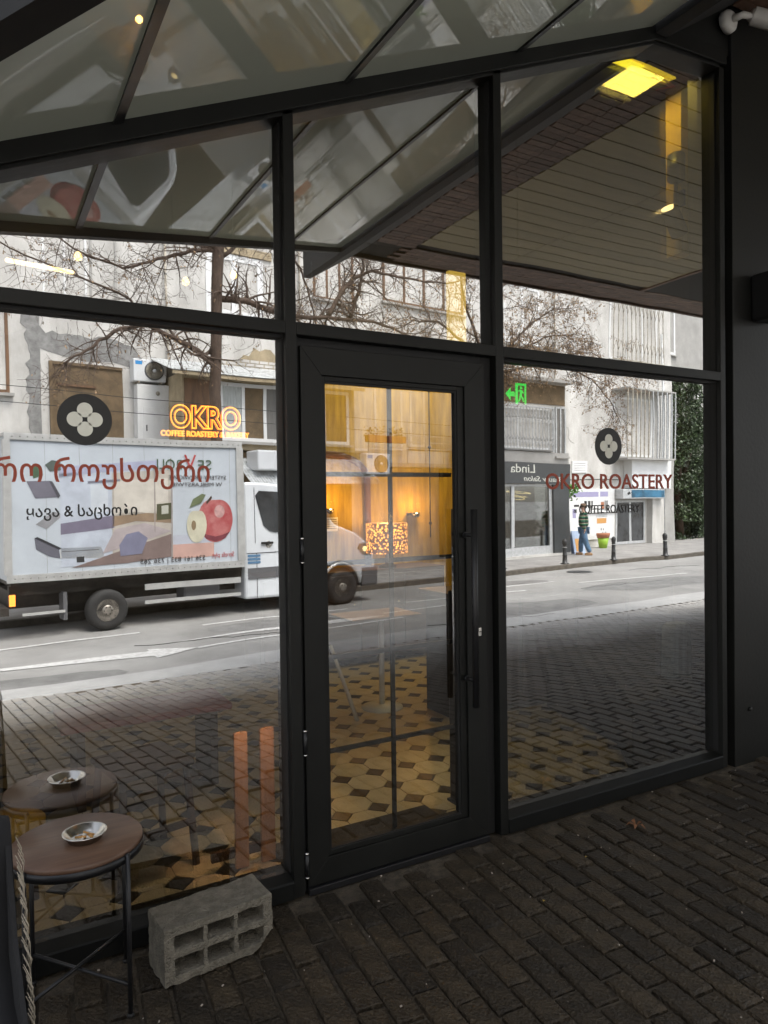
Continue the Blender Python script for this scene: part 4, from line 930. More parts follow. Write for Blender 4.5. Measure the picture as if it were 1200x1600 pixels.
# balcony seen through the door glass
bc = sthing('planted_balcony', 'balcony with rails and red flower boxes beyond the annex', 'balcony', 9.9, B0, 2.6)
put('slab', sbox(MB(), 0, 3.7, -.9, 0, 0, .12), M['plaster2'], bc)
for z in (.55, .75, .95): put('rail', sbox(MB(), 0, 3.7, -.9, -.87, z, z+.03), M['grille'], bc)
for k in range(6): put('post', sbox(MB(), .04+k*.72, .07+k*.72, -.905, -.875, .12, .98), M['grille'], bc)
put('panel', sbox(MB(), 0.03, 3.67, -.88, -.86, .12, .5), M['plaster'], bc)
for s_, lb in ((9.95, 'orange red flower box on the balcony rail, left one'), (10.7, 'orange red flower box on the balcony rail, right one')):
    fb_ = sthing('flower_box', lb, 'planter', s_, B0-.95, 3.30, 'flower boxes on the balcony')
    put('trough', sbox(MB(), 0, .62, -.12, .08, 0, .2), M['terracotta'], fb_)
    lf_ = MB()
    for k in range(60):
        c0 = Vector((-random.uniform(0, .62), jit(.12), .2+random.uniform(0, .25))); a = Vector((jit(1), jit(1), jit(1))).normalized()*.06; b_ = Vector((jit(1), jit(1), jit(1))).normalized()*.05
        lf_.poly([c0, c0+a, c0+a+b_, c0+b_])
    put('flowers', lf_, M['deadleaf'], fb_)
window(ab, 9.8, 11.9, 3.1, 5.2, ['rust', 'recess'], .08, 1, 'white'); window(ab, 12.2, 13.4, 3.3, 5.2, ['curtain', 'darkglass'], .08, 1, 'white')
aircon(9.0, 13.3, 2.3, 'white air conditioner low beside the annex seen in the door glass', sticker=True)
# ---------------------------------------------------------------- salon
sl = sthing('beauty_salon', 'dark fronted beauty salon with glass shop window and caged balcony above', 'building', 0, 13.8, 0)
put('upper_wall', sbox(MB(), 13.3, 18.05, .02, 1.69, 2.80, 5.5), M['plaster'], sl)
put('slab', sbox(MB(), 13.3, 18.12, -.05, 1.69, 2.80, 3.16), M['plaster2'], sl); put('cornice', sbox(MB(), 13.2, 18.15, -.3, 1.69, 5.50, 5.62), M['plaster2'], sl)
fs = put('fascia', sbox(MB(), 13.3, 18.12, -.12, .0, 2.06, 2.79), M['salon'], sl, None, .006)
put('pier', sbox(MB(), 17.26, 18.10, -.08, .3, -.36, 2.055), M['salon'], sl, None, .006); put('pier', sbox(MB(), 13.3, 13.6, -.08, .3, -.36, 2.055), M['salon'], sl)
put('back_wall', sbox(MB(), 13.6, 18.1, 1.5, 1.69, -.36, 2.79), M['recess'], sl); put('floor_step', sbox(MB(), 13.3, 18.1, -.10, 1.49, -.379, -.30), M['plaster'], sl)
put('window_frame', sbox(sbox(sbox(sbox(sbox(MB(), 13.6, 17.26, .0, .07, -.30, -.03), 13.6, 17.26, .0, .07, 1.98, 2.05), 15.30, 15.44, .0, .07, -.03, 1.98), 17.12, 17.26, .0, .07, -.03, 1.98), 14.75, 14.84, .0, .07, -.03, 1.98), M['grille'], sl)
for a, b_ in ((13.6, 14.75), (14.84, 15.30), (15.44, 17.12)): put('window_pane', sbox(MB(), a, b_, .03, .04, -.03, 1.98), M['shopglass'], sl)
RX = (R(90), 0, 0)
text('lettering', 'Linda', 0.42, (-16.36, -.125, 2.44), M['decalwhite'], fs, width=1.2, extrude=.004)
text('lettering', 'Beauty Salon', 0.26, (-17.75, -.125, 2.15), M['decalwhite'], fs, width=1.95, extrude=.004, shear=.3)
def ringlamp(): 
    t_ = MB()
    for r_, z, q in ((.42, 0, .5), (.30, -.12, 1.2), (.22, -.2, 2.3)):
        t_.tube([(r_*1.3*math.cos(a*math.pi/14), .5*r_*math.sin(a*math.pi/14), z+.05*math.sin(a*math.pi/14+q)) for a in range(29)], .016, 6, cap=False)
    return t_
o = tag(put('ring_chandelier', ringlamp(), M['ledwarm'], None, SP(16.2, 14.4, 1.78)), 'gold ring chandelier glowing inside the salon window', 'chandelier'); o.rotation_euler.z = RZS
random.seed(21)
ft = sthing('indoor_tree', 'dark leafy plant standing inside the salon window', 'plant', 16.4, 14.45, -.30)
put('trunk', MB().tube([(0, 0, 0), (.05, .02, .6), (-.03, 0, 1.3)], [.03, .025, .015], 7), M['bark'], ft)
lf_ = MB()
for k in range(420):
    c0 = Vector((random.gauss(0, .32), random.gauss(0, .16), .25+abs(random.gauss(.75, .38)))); a = Vector((jit(1), jit(1), jit(1))).normalized()*.11; b_ = a.cross(Vector((jit(1), jit(1), jit(1)))).normalized()*.05
    lf_.poly([c0-a, c0+b_, c0+a, c0-b_])
put('leaves', lf_, M['leaf'], ft)
# caged balcony
cg = sthing('balcony_grille', 'pale lattice security grille caging the balcony over the salon', 'grille', 14.0, 13.8, 3.18)
put('frame', sbox(sbox(sbox(sbox(MB(), 0, 3.35, -.10, -.06, 0, .05), 0, 3.35, -.10, -.06, 1.42, 1.47), 0, .05, -.10, -.06, .05, 1.42), 3.30, 3.35, -.10, -.06, .05, 1.42), M['grille'], cg)
nb = 21
for k in range(nb): put('bar', sbox(MB(), .08+k*.158, .104+k*.158, -.09, -.072, .05, 1.42), M['grille'], cg)
dm_ = MB()
for k in range(nb):
    for zc in (.35, 1.05):
        x = .09+k*.158; dm_.tube([(-x-.079, -.095, zc), (-x, -.095, zc+.16), (-x+.079, -.095, zc)], .011, 4); dm_.tube([(-x-.079, -.095, zc), (-x, -.095, zc-.16), (-x+.079, -.095, zc)], .011, 4)
put('lattice', dm_, M['grille'], cg)
window(sl, 14.1, 17.2, 3.25, 4.6, ['darkglass', 'curtaindark', 'darkglass', 'recess'], .06, 3, 'white', d=-.0)
window(sl, 17.5, 18.0, 3.05, 4.7, 'curtaindark', .06, 1, 'grille', d=-.03)
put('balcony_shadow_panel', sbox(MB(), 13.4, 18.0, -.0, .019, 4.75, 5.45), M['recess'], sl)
# ---------------------------------------------------------------- right part of main block
def bars(par, s0, s1, z0, z1, step, d, m_='rust', lat=True):
    put('frame', sbox(sbox(MB(), s0, s1, d-.02, d+.02, z0, z0+.05), s0, s1, d-.02, d+.02, z1-.05, z1), M[m_], par)
    k = 0
    while s0+k*step < s1-.01: put('bar', sbox(MB(), s0+k*step, s0+k*step+.03, d-.012, d+.012, z0+.05, z1-.05), M[m_], par); k += 1
    if lat:
        q = MB()
        for i in range(k-1):
            for zc in (z0+.6, z1-.7):
                x = s0+i*step+.015; q.tube([(-x, d-.02, zc-.2), (-x-step/2, d-.02, zc+.2), (-x-step, d-.02, zc-.2)], .012, 4)
        put('lattice', q, M[m_], par)
ug = sthing('window_grille', 'rusty lattice grille over the upper right window', 'grille', 22.6, B0, 7.2); bars(ug, 0, 3.5, 0, 2.8, .29, -.25)
lc = sthing('window_cage', 'deep cage of pale vertical bars around the lower right window', 'window cage', 22.8, B0, 3.2)
put('soffit', sbox(MB(), 0, 3.3, -.75, 0, 2.74, 2.80), M['plaster2'], lc); put('base', sbox(MB(), 0, 3.3, -.75, 0, -.06, 0), M['plaster2'], lc)
k = 0
for k in range(12): put('bar', sbox(MB(), k*.295, k*.295+.04, -.75, -.715, 0, 2.74), M['rust'] if k < 6 else M['grille'], lc)
for k in range(4): put('side_bar', sbox(MB(), 3.26, 3.295, -.6+k*.17, -.565+k*.17, 0, 2.74), M['grille'], lc)
window(ab, 22.95, 25.6, 3.3, 5.7, ['darkglass', 'curtain', 'darkglass'], .09, 2)
bxw = sthing('shop_box', 'white boxed fascia above the small blue signed shop', 'fascia box', 23.6, B0, 1.93)
put('box', sbox(MB(), 0, 2.75, -.4, 0, 0, 1.25), M['white'], bxw, None, .01)
sg = sthing('blue_shop_sign', 'small blue shop sign tilted over a glass door', 'sign', 22.9, B0, 1.50)
put('board', sbox(MB(), 0, 2.9, -.45, 0, 0, .40), M['grille'], sg, None, .02)
put('blue_field', sbox(MB(), .6, 2.85, -.455, -.4505, .05, .36), M['bluesign'], sg)
put('bird_mark', MB().prism([(-.35, .15), (-.55, .22), (-.45, .30), (-.3, .22)], 'y', -.455, -.4505), M['decalblack'], sg)
de = put('shop_door', sbox(sbox(sbox(sbox(sbox(MB(), 22.95, 23.05, -.03, .0, -.36, 1.45), 24.95, 25.05, -.03, 0, -.36, 1.45), 23.05, 24.95, -.03, 0, 1.35, 1.45), 23.05, 24.95, -.03, 0, -.36, -.25), 23.93, 24.07, -.03, 0, -.25, 1.35), M['grille'], ab)
for a, b_ in ((23.05, 23.93), (24.07, 24.95)): put('glass', sbox(MB(), a, b_, -.02, -.015, -.25, 1.35), M['darkglass'], de)
put('pillar', sbox(MB(), 25.2, 26.0, -.25, 0, -.38, 1.9), M['plaster'], ab); put('pillar', sbox(MB(), 26.15, 26.95, -.15, 0, -.38, 3.2), M['plaster2'], ab)
dp = sthing('drainpipe', 'thin grey downpipe on the corner of the pale block', 'drainpipe', 26.1, B0-.2, -.38)
put('pipe', MB().tube([(0, 0, 0.0), (0, 0, 9)], .045, 10), M['grille'], dp)
for z in (1, 3, 5, 7): put('clamp', MB().lathe((0, 0, z), [(.055, 0), (.055, .04)], 12), M['rust'], dp)
for k, ch_ in enumerate('0OCRK'):
    pass
nt = sthing('notice_board', 'small white notice board on the pale wall beside the salon', 'notice board', 20.2, B0, 2.58)
put('board', sbox(MB(), 0, .86, -.04, 0, 0, .46), M['white'], nt)
for k in range(4): put('line', sbox(MB(), .12, .74, -.042, -.0405, .09+k*.09, .105+k*.09), M['patch'], nt)
ps = sthing('advert_wall_panel', 'white advert panel with small prints on the wall behind the walker', 'poster', 20.0, B0, -.05)
put('panel', sbox(MB(), 0, 2.8, -.05, 0, 0, 1.98), M['white'], ps)
pr_ = [('lav', .25, 1.75, 1.66, 1.86), ('lav', 1.85, 2.35, 1.66, 1.86), ('decalblack', .9, 1.05, 1.22, 1.5), ('decalblack', 1.12, 1.25, 1.22, 1.5), ('decalblack', 1.32, 1.40, 1.22, 1.5), ('decalblack', .3, .6, 1.28, 1.36), ('terracotta', 1.9, 2.1, 1.15, 1.45), ('patch', 2.12, 2.35, 1.1, 1.5), ('grille', 1.6, 2.3, .86, .98), ('orangeprint', 1.65, 2.25, .62, .82), ('decalblack', 1.9, 1.95, .35, .43), ('decalblack', 2.05, 2.09, .35, .43), ('decalblack', 2.0, 2.05, .2, .28), ('decalblack', 2.2, 2.24, .2, .28), ('lav', .2, .4, .85, 1.2), ('decalblack', .25, .45, 1.05, 1.18)]
for k, (m_, a, b_, z0, z1) in enumerate(pr_): put('print', sbox(MB(), a, b_, -.053, -.0505, z0, z1), M[m_], ps)
# cables
for k, (z, s0, s1) in enumerate(((2.28, 18.2, 23.2), (0.95, 20.8, 23.0))):
    tag(put('wall_cable', sbox(MB(), s0, s1, -.09, -.07, z, z+.035), M['wire'], None, SP(0, B0, 0)), ('black cable run on the pale wall above the posters', 'black cable run low across the white advert panel')[k], 'cable').rotation_euler.z = RZS
for k, (z, b_) in enumerate(((3.62, 13.0), (3.30, 12.9))):
    pts = [SP(s_, b_, z-.0022*(s_-8)*(28-s_)*.3+.15) for s_ in range(-10, 15, 2)]
    tag(put('street_cable', MB().tube(pts, .007, 5), M['wire']), ('upper thin cable strung before the annex and white cabinet', 'lower thin cable strung before the annex and white cabinet')[k], 'cable', 'cables along the street')
# side wing on the right
wg = sthing('side_wing', 'grey rendered side wing at the right with one blue curtained window', 'building', 0, 18.5, 0)
put('wall', sbox(MB(), 27.2, 60, 0, .3, -.4, 13), M['plaster2'], wg); window(wg, 29.4, 31.9, 8.9, 11.2, 'curtainblue', .14, 1)
window(wg, 34, 36, 5, 7, 'curtain', .1, 1)
hb = sthing('ivy_tree', 'dark evergreen tree mass in front of the grey wing', 'tree', 29.3, 16.6, -.38)
put('trunk', MB().tube([(0, 0, 0), (.15, 0, 2), (-.2, .1, 4.5), (0, 0, 6)], [.2, .17, .12, .05], 9), M['bark'], hb)
put('limb', MB().tube([(0.15, 0, 1.8), (1.0, .1, 3.2), (1.4, 0, 4.6)], [.1, .08, .03], 7), M['bark'], hb); put('limb', MB().tube([(-.1, 0, 2.6), (-.9, .1, 3.6), (-1.5, 0, 5)], [.1, .07, .03], 7), M['bark'], hb)
lf_ = MB()
for k in range(30000):
    z = random.uniform(.0, 7.3); rr = 1.75*(1-.30*abs(z-3.5)/3.5)
    t = random.uniform(0, 2*math.pi); q = math.sqrt(random.uniform(0.15, 1))
    if mn.noise(Vector((math.cos(t)*rr*q*1.1, math.sin(t)*q, z*1.1))) < -.15: continue
    c0 = Vector((rr*q*math.cos(t)*1.25, rr*q*math.sin(t)*.8, z)); a = Vector((jit(1), jit(1), jit(1))).normalized()*.085; b_ = a.cross(Vector((jit(1), jit(1), jit(1)))).normalized()*.045
    lf_.poly([c0-a, c0+b_, c0+a, c0-b_])
o = put('leaves', lf_, M['leaf'], hb)
hg2 = sthing('back_hedge', 'dark hedge closing the yard behind the evergreen tree', 'hedge', 31, 17.9, -.38)
lf_ = MB()
for k in range(16000):
    c0 = Vector((random.uniform(-6, 3.8), jit(.35), random.uniform(0, 4.8))); a = Vector((jit(1), jit(1), jit(1))).normalized()*.09; b_ = a.cross(Vector((jit(1), jit(1), jit(1)))).normalized()*.045
    lf_.poly([c0-a, c0+b_, c0+a, c0-b_])
put('leaves', lf_, M['leaf'], hg2)
# left end houses
le = sthing('left_house', 'plain pale house far left across the street', 'building', 0, 15.2, 0)
put('wall', sbox(MB(), -40, -14.1, 0, .3, -.4, 11), M['plaster2'], le)
for s in (-36, -31, -26, -20): window(le, s, s+1.8, 2.5, 4.5); window(le, s, s+1.8, 6, 8)

# ---------------------------------------------------------------- bollards
bo = None
BS = [(12.95, 13.35), (15.13, 13.24), (17.25, 13.26), (19.96, 13.60), (22.6, 13.75), (10.6, 12.6), (8.0, 12.3)]
lbs = ['black bollard on the far kerb in front of the salon door frame', 'black bollard in front of the salon pier beside the advert board', 'black bollard before the advert wall left of the blue signed shop', 'black bollard in front of the blue signed shop pillar', 'black bollard farthest right before the dark tree', 'black bollard on the far kerb behind the door glass', 'black bollard on the far kerb nearest the truck bonnet']
for (x, v), lb in zip(BS, lbs):
    loc = (x, .12-v, -.38)
    if bo is None:
        bo = thing('bollard', lb, 'bollard', loc, 0, 'bollards along the far kerb')
        put('post', MB().lathe((0, 0, 0), [(.13, 0), (.13, .025), (.075, .04), (.065, .25), (.072, .26), (.072, .28), (.062, .29), (.06, .58), (.072, .60), (.072, .70), (.06, .72), (.03, .755), (0, .765)], 20), M['bollard'], bo)
        put('band', MB().lathe((0, 0, 0), [(.0625, .50), (.0625, .52)], 20), M['grille'], bo)
    else:
        c = copy_tree(bo); c.location = loc; c['label'] = lb

# ---------------------------------------------------------------- trees
def tree(name, label, s0, b0, limbs, seed, twn=1.0, leaves=0.0, trunk=None):
    rnd = random.Random(seed)
    root = sthing(name, label, 'tree', s0, b0, -.38)
    L = lambda s, z, d=0.0: Vector((-(s-s0), d, z+.38))
    if trunk: put('trunk', MB().tube([L(*p[:2]) for p in trunk], [p[2] for p in trunk], 12), M['bark'], root)
    tw = MB(); lf = MB()
    def grow(p, d, ln, r, depth):
        n_ = max(3, int(ln/.10)); pts = [p.copy()]; rs = [r]; q = p.copy(); dd = d.normalized()
        curl = Vector((rnd.gauss(0, .14), rnd.gauss(0, .1), rnd.gauss(-.03, .12)))
        for i in range(n_):
            dd = (dd+curl*.8+Vector((rnd.gauss(0, .10), rnd.gauss(0, .10), rnd.gauss(0, .10)))).normalized()
            q = q+dd*ln/n_; pts.append(q.copy()); rs.append(max(.0028, r*(1-.75*(i+1)/n_)))
            if depth > 0 and rnd.random() < .62*twn:
                ax = Vector((rnd.gauss(0, 1), rnd.gauss(0, .7), rnd.gauss(0, 1)))
                nd = (dd*.6+ax.normalized()*.9).normalized()
                grow(q, nd, ln*rnd.uniform(.3, .62), max(.0035, rs[-1]*.6), depth-1)
            if depth <= 1 and leaves > 0 and rnd.random() < leaves:
                for kk in range(rnd.randint(1, 3)):
                    c0 = q+Vector((rnd.gauss(0, .02), rnd.gauss(0, .02), -rnd.random()*.06)); a = Vector((rnd.gauss(0, .5), rnd.gauss(0, .5), -1)).normalized()*.055; b_ = a.cross(Vector((rnd.gauss(0, 1), rnd.gauss(0, 1), 0))).normalized()*.016
                    lf.poly([c0, c0+a*.5+b_, c0+a, c0+a*.5-b_])
        tw.tube(pts, rs, 5 if r > .01 else 4, cap=False)
    for pts, r0, r1, gl, dep in limbs:
        P = [L(*p) for p in pts]; m_ = len(P)
        fine = []
        for a, b_ in zip(P, P[1:]):
            for k in range(4): fine.append(a.lerp(b_, k/4)+Vector((rnd.gauss(0, .012), rnd.gauss(0, .012), rnd.gauss(0, .012))))
        fine.append(P[-1]); nf = len(fine)
        put('limb', MB().tube(fine, [r0+(r1-r0)*k/(nf-1) for k in range(nf)], 8), M['bark'], root)
        for k in range(1, nf):
            dirv = fine[k]-fine[k-1]
            for rep in range(2):
                if rnd.random() < .8*twn:
                    ax = Vector((rnd.gauss(0, 1), rnd.gauss(0, .6), rnd.gauss(0, 1))).normalized()
                    grow(fine[k], (dirv.normalized()*.5+ax).normalized(), gl*rnd.uniform(.6, 1.2), (r0+(r1-r0)*k/nf)*.45, dep)
    put('twigs', tw, M['twig'], root)
    if leaves > 0: put('leaves', lf, M['deadleaf'], root)
    return root
tree('bare_tree', 'bare winter tree with a straight brown trunk behind the box truck', 4.5, 11.75, [
    ([(4.5, 4.5), (4.1, 4.75), (3.6, 4.95), (3.0, 5.15), (2.4, 4.95), (1.9, 4.5), (1.5, 4.2)], .075, .018, .85, 2),
    ([(4.62, 5.9), (5.2, 5.95), (5.9, 5.85), (6.6, 5.8), (7.5, 5.9), (8.6, 6.0), (9.8, 5.75), (10.6, 5.4)], .075, .02, .9, 2),
    ([(4.6, 6.9), (4.1, 7.15), (3.5, 7.3), (2.7, 7.6), (2.0, 8.0)], .07, .02, .85, 2),
    ([(4.6, 6.9), (4.0, 6.8), (3.3, 6.5), (2.6, 6.2), (1.7, 6.4), (.9, 6.9)], .045, .012, .85, 2),
    ([(4.7, 6.8), (5.3, 7.4), (5.9, 7.5), (6.6, 6.9), (6.9, 6.0), (7.0, 5.4)], .045, .012, .8, 2),
    ([(7.3, 5.9), (7.6, 6.4), (8.0, 6.9), (8.6, 7.2), (9.6, 7.2), (11.0, 7.3), (12.4, 7.8)], .06, .015, 1.0, 2),
    ([(7.9, 5.95), (8.15, 6.6), (8.3, 7.2), (8.3, 8.2)], .05, .02, .8, 2),
    ([(3.2, 5.0), (2.7, 5.6), (1.8, 5.9), (.6, 6.2), (-.6, 6.8)], .03, .01, .8, 2),
    ([(4.6, 7.2), (4.7, 8.0), (4.3, 9.2)], .09, .04, .8, 1)], 3, 1.2, 0.05,
    trunk=[(4.52, -.38, .17), (4.50, 1.0, .14), (4.48, 2.9, .125), (4.47, 3.9, .125), (4.52, 4.4, .12), (4.55, 6.0, .12), (4.60, 7.0, .13), (4.62, 7.3, .10)])
tree('seed_tree', 'street tree with dry seed clusters hanging before the salon', 12.7, 12.2, [
    ([(12.7, 5.0), (13.4, 5.6), (14.4, 6.1), (15.6, 6.6), (16.8, 6.8)], .06, .012, 1.0, 2),
    ([(12.7, 5.2), (13.6, 5.3), (14.8, 5.6), (16.2, 5.7), (17.6, 5.4), (18.6, 4.8), (19.2, 4.1)], .05, .010, 1.0, 2),
    ([(12.6, 5.4), (11.9, 6.0), (11.0, 6.4), (10.2, 6.3), (9.4, 5.9)], .05, .012, .9, 2),
    ([(12.7, 5.6), (13.0, 6.8), (13.6, 7.8), (14.6, 8.4)], .05, .015, 1.1, 2),
    ([(13.6, 5.9), (14.6, 6.8), (15.6, 7.4), (16.6, 7.6)], .04, .010, 1.0, 2),
    ([(15.6, 5.7), (16.4, 6.1), (17.6, 6.3), (18.8, 6.0), (19.8, 5.6)], .03, .008, .9, 2),
    ([(12.6, 5.8), (12.0, 7.2), (11.8, 8.4)], .05, .02, .9, 2)], 9, 1.25, 0.40,
    trunk=[(12.7, -.38, .13), (12.72, 2.5, .10), (12.68, 4.0, .09), (12.66, 5.9, .07)])

# ---------------------------------------------------------------- people
def skin_obj(name, verts, edges, radii, m_, parent, root=0, sub=2):
    me = bpy.data.meshes.new(name); me.from_pydata(verts, edges, []); me.materials.append(m_)
    o = link(name, me, parent)
    sk = o.modifiers.new('skin', 'SKIN'); sk.use_smooth_shade = True
    for i, r_ in enumerate(radii):
        d = me.skin_vertices[0].data[i]; d.radius = (r_ if isinstance(r_, tuple) else (r_, r_)); d.use_root = (i == root)
    s_ = o.modifiers.new('sub', 'SUBSURF'); s_.levels = sub; s_.render_levels = sub
    return o
def person(label, loc, rz, top, legs, hairm='hair', stride=.18):
    p = thing('person', label, 'person', loc, rz)
    # body facing -y
    V = [(0, 0, .96), (0, 0, 1.15), (0, -.01, 1.38), (0, 0, 1.50), (0, -.015, 1.58), (0, -.02, 1.66),
         (.19, 0, 1.42), (.235, .03, 1.15), (.225, -.08, .91), (-.19, 0, 1.42), (-.235, -.03, 1.15), (-.225, .06, .92),
         (.10, 0, .90), (.11, -.04-stride*.4, .50), (.10, -stride*.75, .09), (-.10, 0, .90), (-.11, stride*.3, .50), (-.10, stride*1.1, .10),
         (.10, -stride*.75-.14, .04), (-.10, stride*1.1-.13, .04), (.225, -.11, .84), (-.225, .05, .85)]
    E_ = [(0, 1), (1, 2), (2, 3), (3, 4), (4, 5), (2, 6), (6, 7), (7, 8), (2, 9), (9, 10), (10, 11), (0, 12), (12, 13), (13, 14), (0, 15), (15, 16), (16, 17), (14, 18), (17, 19), (8, 20), (11, 21)]
    Rr = [(.15, .11), (.14, .10), (.15, .11), .055, .055, (.085, .095), .06, .045, .032, .06, .045, .032, .085, .06, .042, .085, .06, .042, .035, .035, .03, .03]
    skin_obj('body', V, E_, Rr, M['skin'], p)
    skin_obj('jumper', [V[i] for i in (0, 1, 2, 6, 7, 8, 9, 10, 11)]+[(0, 0, 1.46)], [(0, 1), (1, 2), (2, 3), (3, 4), (4, 5), (2, 6), (6, 7), (7, 8), (2, 9)],
             [(.23, .18), (.225, .175), (.22, .16), .105, .095, .075, .105, .095, .075, (.12, .11)], M[top], p)
    skin_obj('trousers', [V[i] for i in (0, 12, 13, 14, 15, 16, 17)], [(0, 1), (1, 2), (2, 3), (0, 4), (4, 5), (5, 6)], [(.18, .135), .12, .10, .085, .12, .10, .085], M[legs], p)
    for a in (14, 17):
        x, y, z = V[a]; put('shoe', MB().prism([(x-.045, y-.17), (x+.045, y-.17), (x+.055, y-.05), (x+.04, y+.08), (x-.04, y+.08), (x-.055, y-.05)], 'z', .0, .085), M['shoe'], p, None, .02)
    for a, sgn in ((20, 1), (21, -1)):
        x, y, z = V[a]; hd = MB()
        for k in range(4): hd.tube([(x+(k-1.5)*.016, y-.01, z-.01), (x+(k-1.5)*.018, y-.02, z-.055+.004*abs(k-1)), (x+(k-1.5)*.018, y-.035, z-.085+.006*abs(k-1))], [.009, .008, .006], 6)
        hd.tube([(x-sgn*.02, y-.02, z+.01), (x-sgn*.04, y-.045, z-.03)], [.009, .007], 6); put('fingers', hd, M['skin'], p)
    hr = MB().lathe((0, .0, 1.62), [(.088, .02), (.096, .07), (.085, .12), (.05, .15), (0, .158)], 18)
    put('hair', hr, M[hairm], p)
    fc = MB().tube([(0, -.105, 1.66), (0, -.125, 1.64), (0, -.11, 1.63)], [.008, .014, .008], 6); put('nose', fc, M['skin'], p)
    ey_ = MB()
    for sx in (-.032, .032): ey_.lathe((sx, -.10, 1.675), [(0, -.01), (.009, -.004), (.009, .004)], 8, axis='y')
    ey_.box(-.025, .025, -.112, -.10, 1.608, 1.616); put('eyes_and_mouth', ey_, M['hair'], p)
    for sx in (-.09, .09): put('ear', MB().lathe((sx, 0, 1.65), [(0, -.03), (.014, 0), (0, .03)], 8), M['skin'], p)
    return p
person('person in a green striped jumper, blue jeans and tan shoes walking past posters', (18.0, .12-15.30, -.38), R(-40), 'jumper', 'denim')
person('person in a dark coat standing by the salon pier behind the walker', (18.55, .12-17.2, -.38), R(160), 'darkcloth', 'darkcloth', stride=.05)
ad_ = sthing('advert_board', 'pale blue folding advert board with an orange picture on the pavement', 'advert board', 18.2, 13.75, -.38)
put('front_panel', MB().prism([(-.12, 0), (-.10, 0), (.02, .82), (0, .82)], 'x', -.62, 0), M['paleblue'], ad_); put('rear_panel', MB().prism([(.12, 0), (.14, 0), (.03, .82), (.02, .81)], 'x', -.62, 0), M['paleblue'], ad_)
put('picture', MB().poly([(-.12, -.112, .08), (-.44, -.112, .08), (-.44, -.042, .55), (-.12, -.042, .55)]), M['orangeprint'], ad_)
pp = sthing('flower_pot', 'lime green flower pot with a terracotta rim by the advert wall', 'flower pot', 21.4, 14.9, -.38)
put('pot', MB().lathe((0, 0, 0), [(.16, 0), (.23, .42), (.0, .42)], 24), M['lime'], pp); put('rim', MB().lathe((0, 0, .42), [(.24, 0), (.27, .12), (.27, .18), (0, .16)], 24), M['terracotta'], pp)
hp = sthing('hanging_plant', 'bright green hanging plant beside the salon pier', 'plant', 18.55, 14.2, 1.75)
put('pot', MB().lathe((0, 0, -.05), [(.1, -.15), (.15, .05), (0, .05)], 16), M['patch'], hp)
lf_ = MB()
for k in range(260):
    c0 = Vector((random.gauss(0, .22), random.gauss(0, .14), random.gauss(.12, .14))); a = Vector((jit(1), jit(1), jit(1))).normalized()*.08; b_ = a.cross(Vector((jit(1), jit(1), jit(1)))).normalized()*.04
    lf_.poly([c0-a, c0+b_, c0+a, c0-b_])
put('leaves', lf_, M['plantgreen'], hp)

# ================================================================ box truck
TB = 9.62
tr = sthing('box_truck', 'white box truck with kitchen and apple pictures on its side', 'truck', 0, TB, RZ_)
Z = lambda z: z-RZ_
by0, by1 = 0.0, 2.15
box_ = put('cargo_box', sbox(MB(), .41, 4.30, by0, by1, Z(.42), Z(2.66)), M['truckpanel'], tr)
for z0, z1 in ((.40, .52), (2.60, 2.70)): put('edge_rail', sbox(MB(), .39, 4.32, by0-.025, by0-.001, Z(z0), Z(z1)), M['alu'], tr)
put('corner_post', sbox(MB(), 4.20, 4.34, by0-.03, by0+.1, Z(.52), Z(2.60)), M['alu'], tr); put('corner_post', sbox(MB(), .37, .47, by0-.03, by0+.1, Z(.52), Z(2.60)), M['alu'], tr)
put('roof_cap', sbox(MB(), .39, 4.34, by0-.0, by1, Z(2.662), Z(2.71)), M['alu'], tr)
def spoly(mb, pts, y): return mb.prism([(-a, Z(b_)) for a, b_ in pts], 'y', y, y+.0015)
PM = {}
def pc(c, nz=.15): 
    gy = sum(c)/3; c = tuple(v*.72+gy*.28 for v in c); k = c
    if k not in PM: PM[k] = mat('print_%02d' % len(PM), c, .45, noise=nz, scale=3)
    return PM[k]
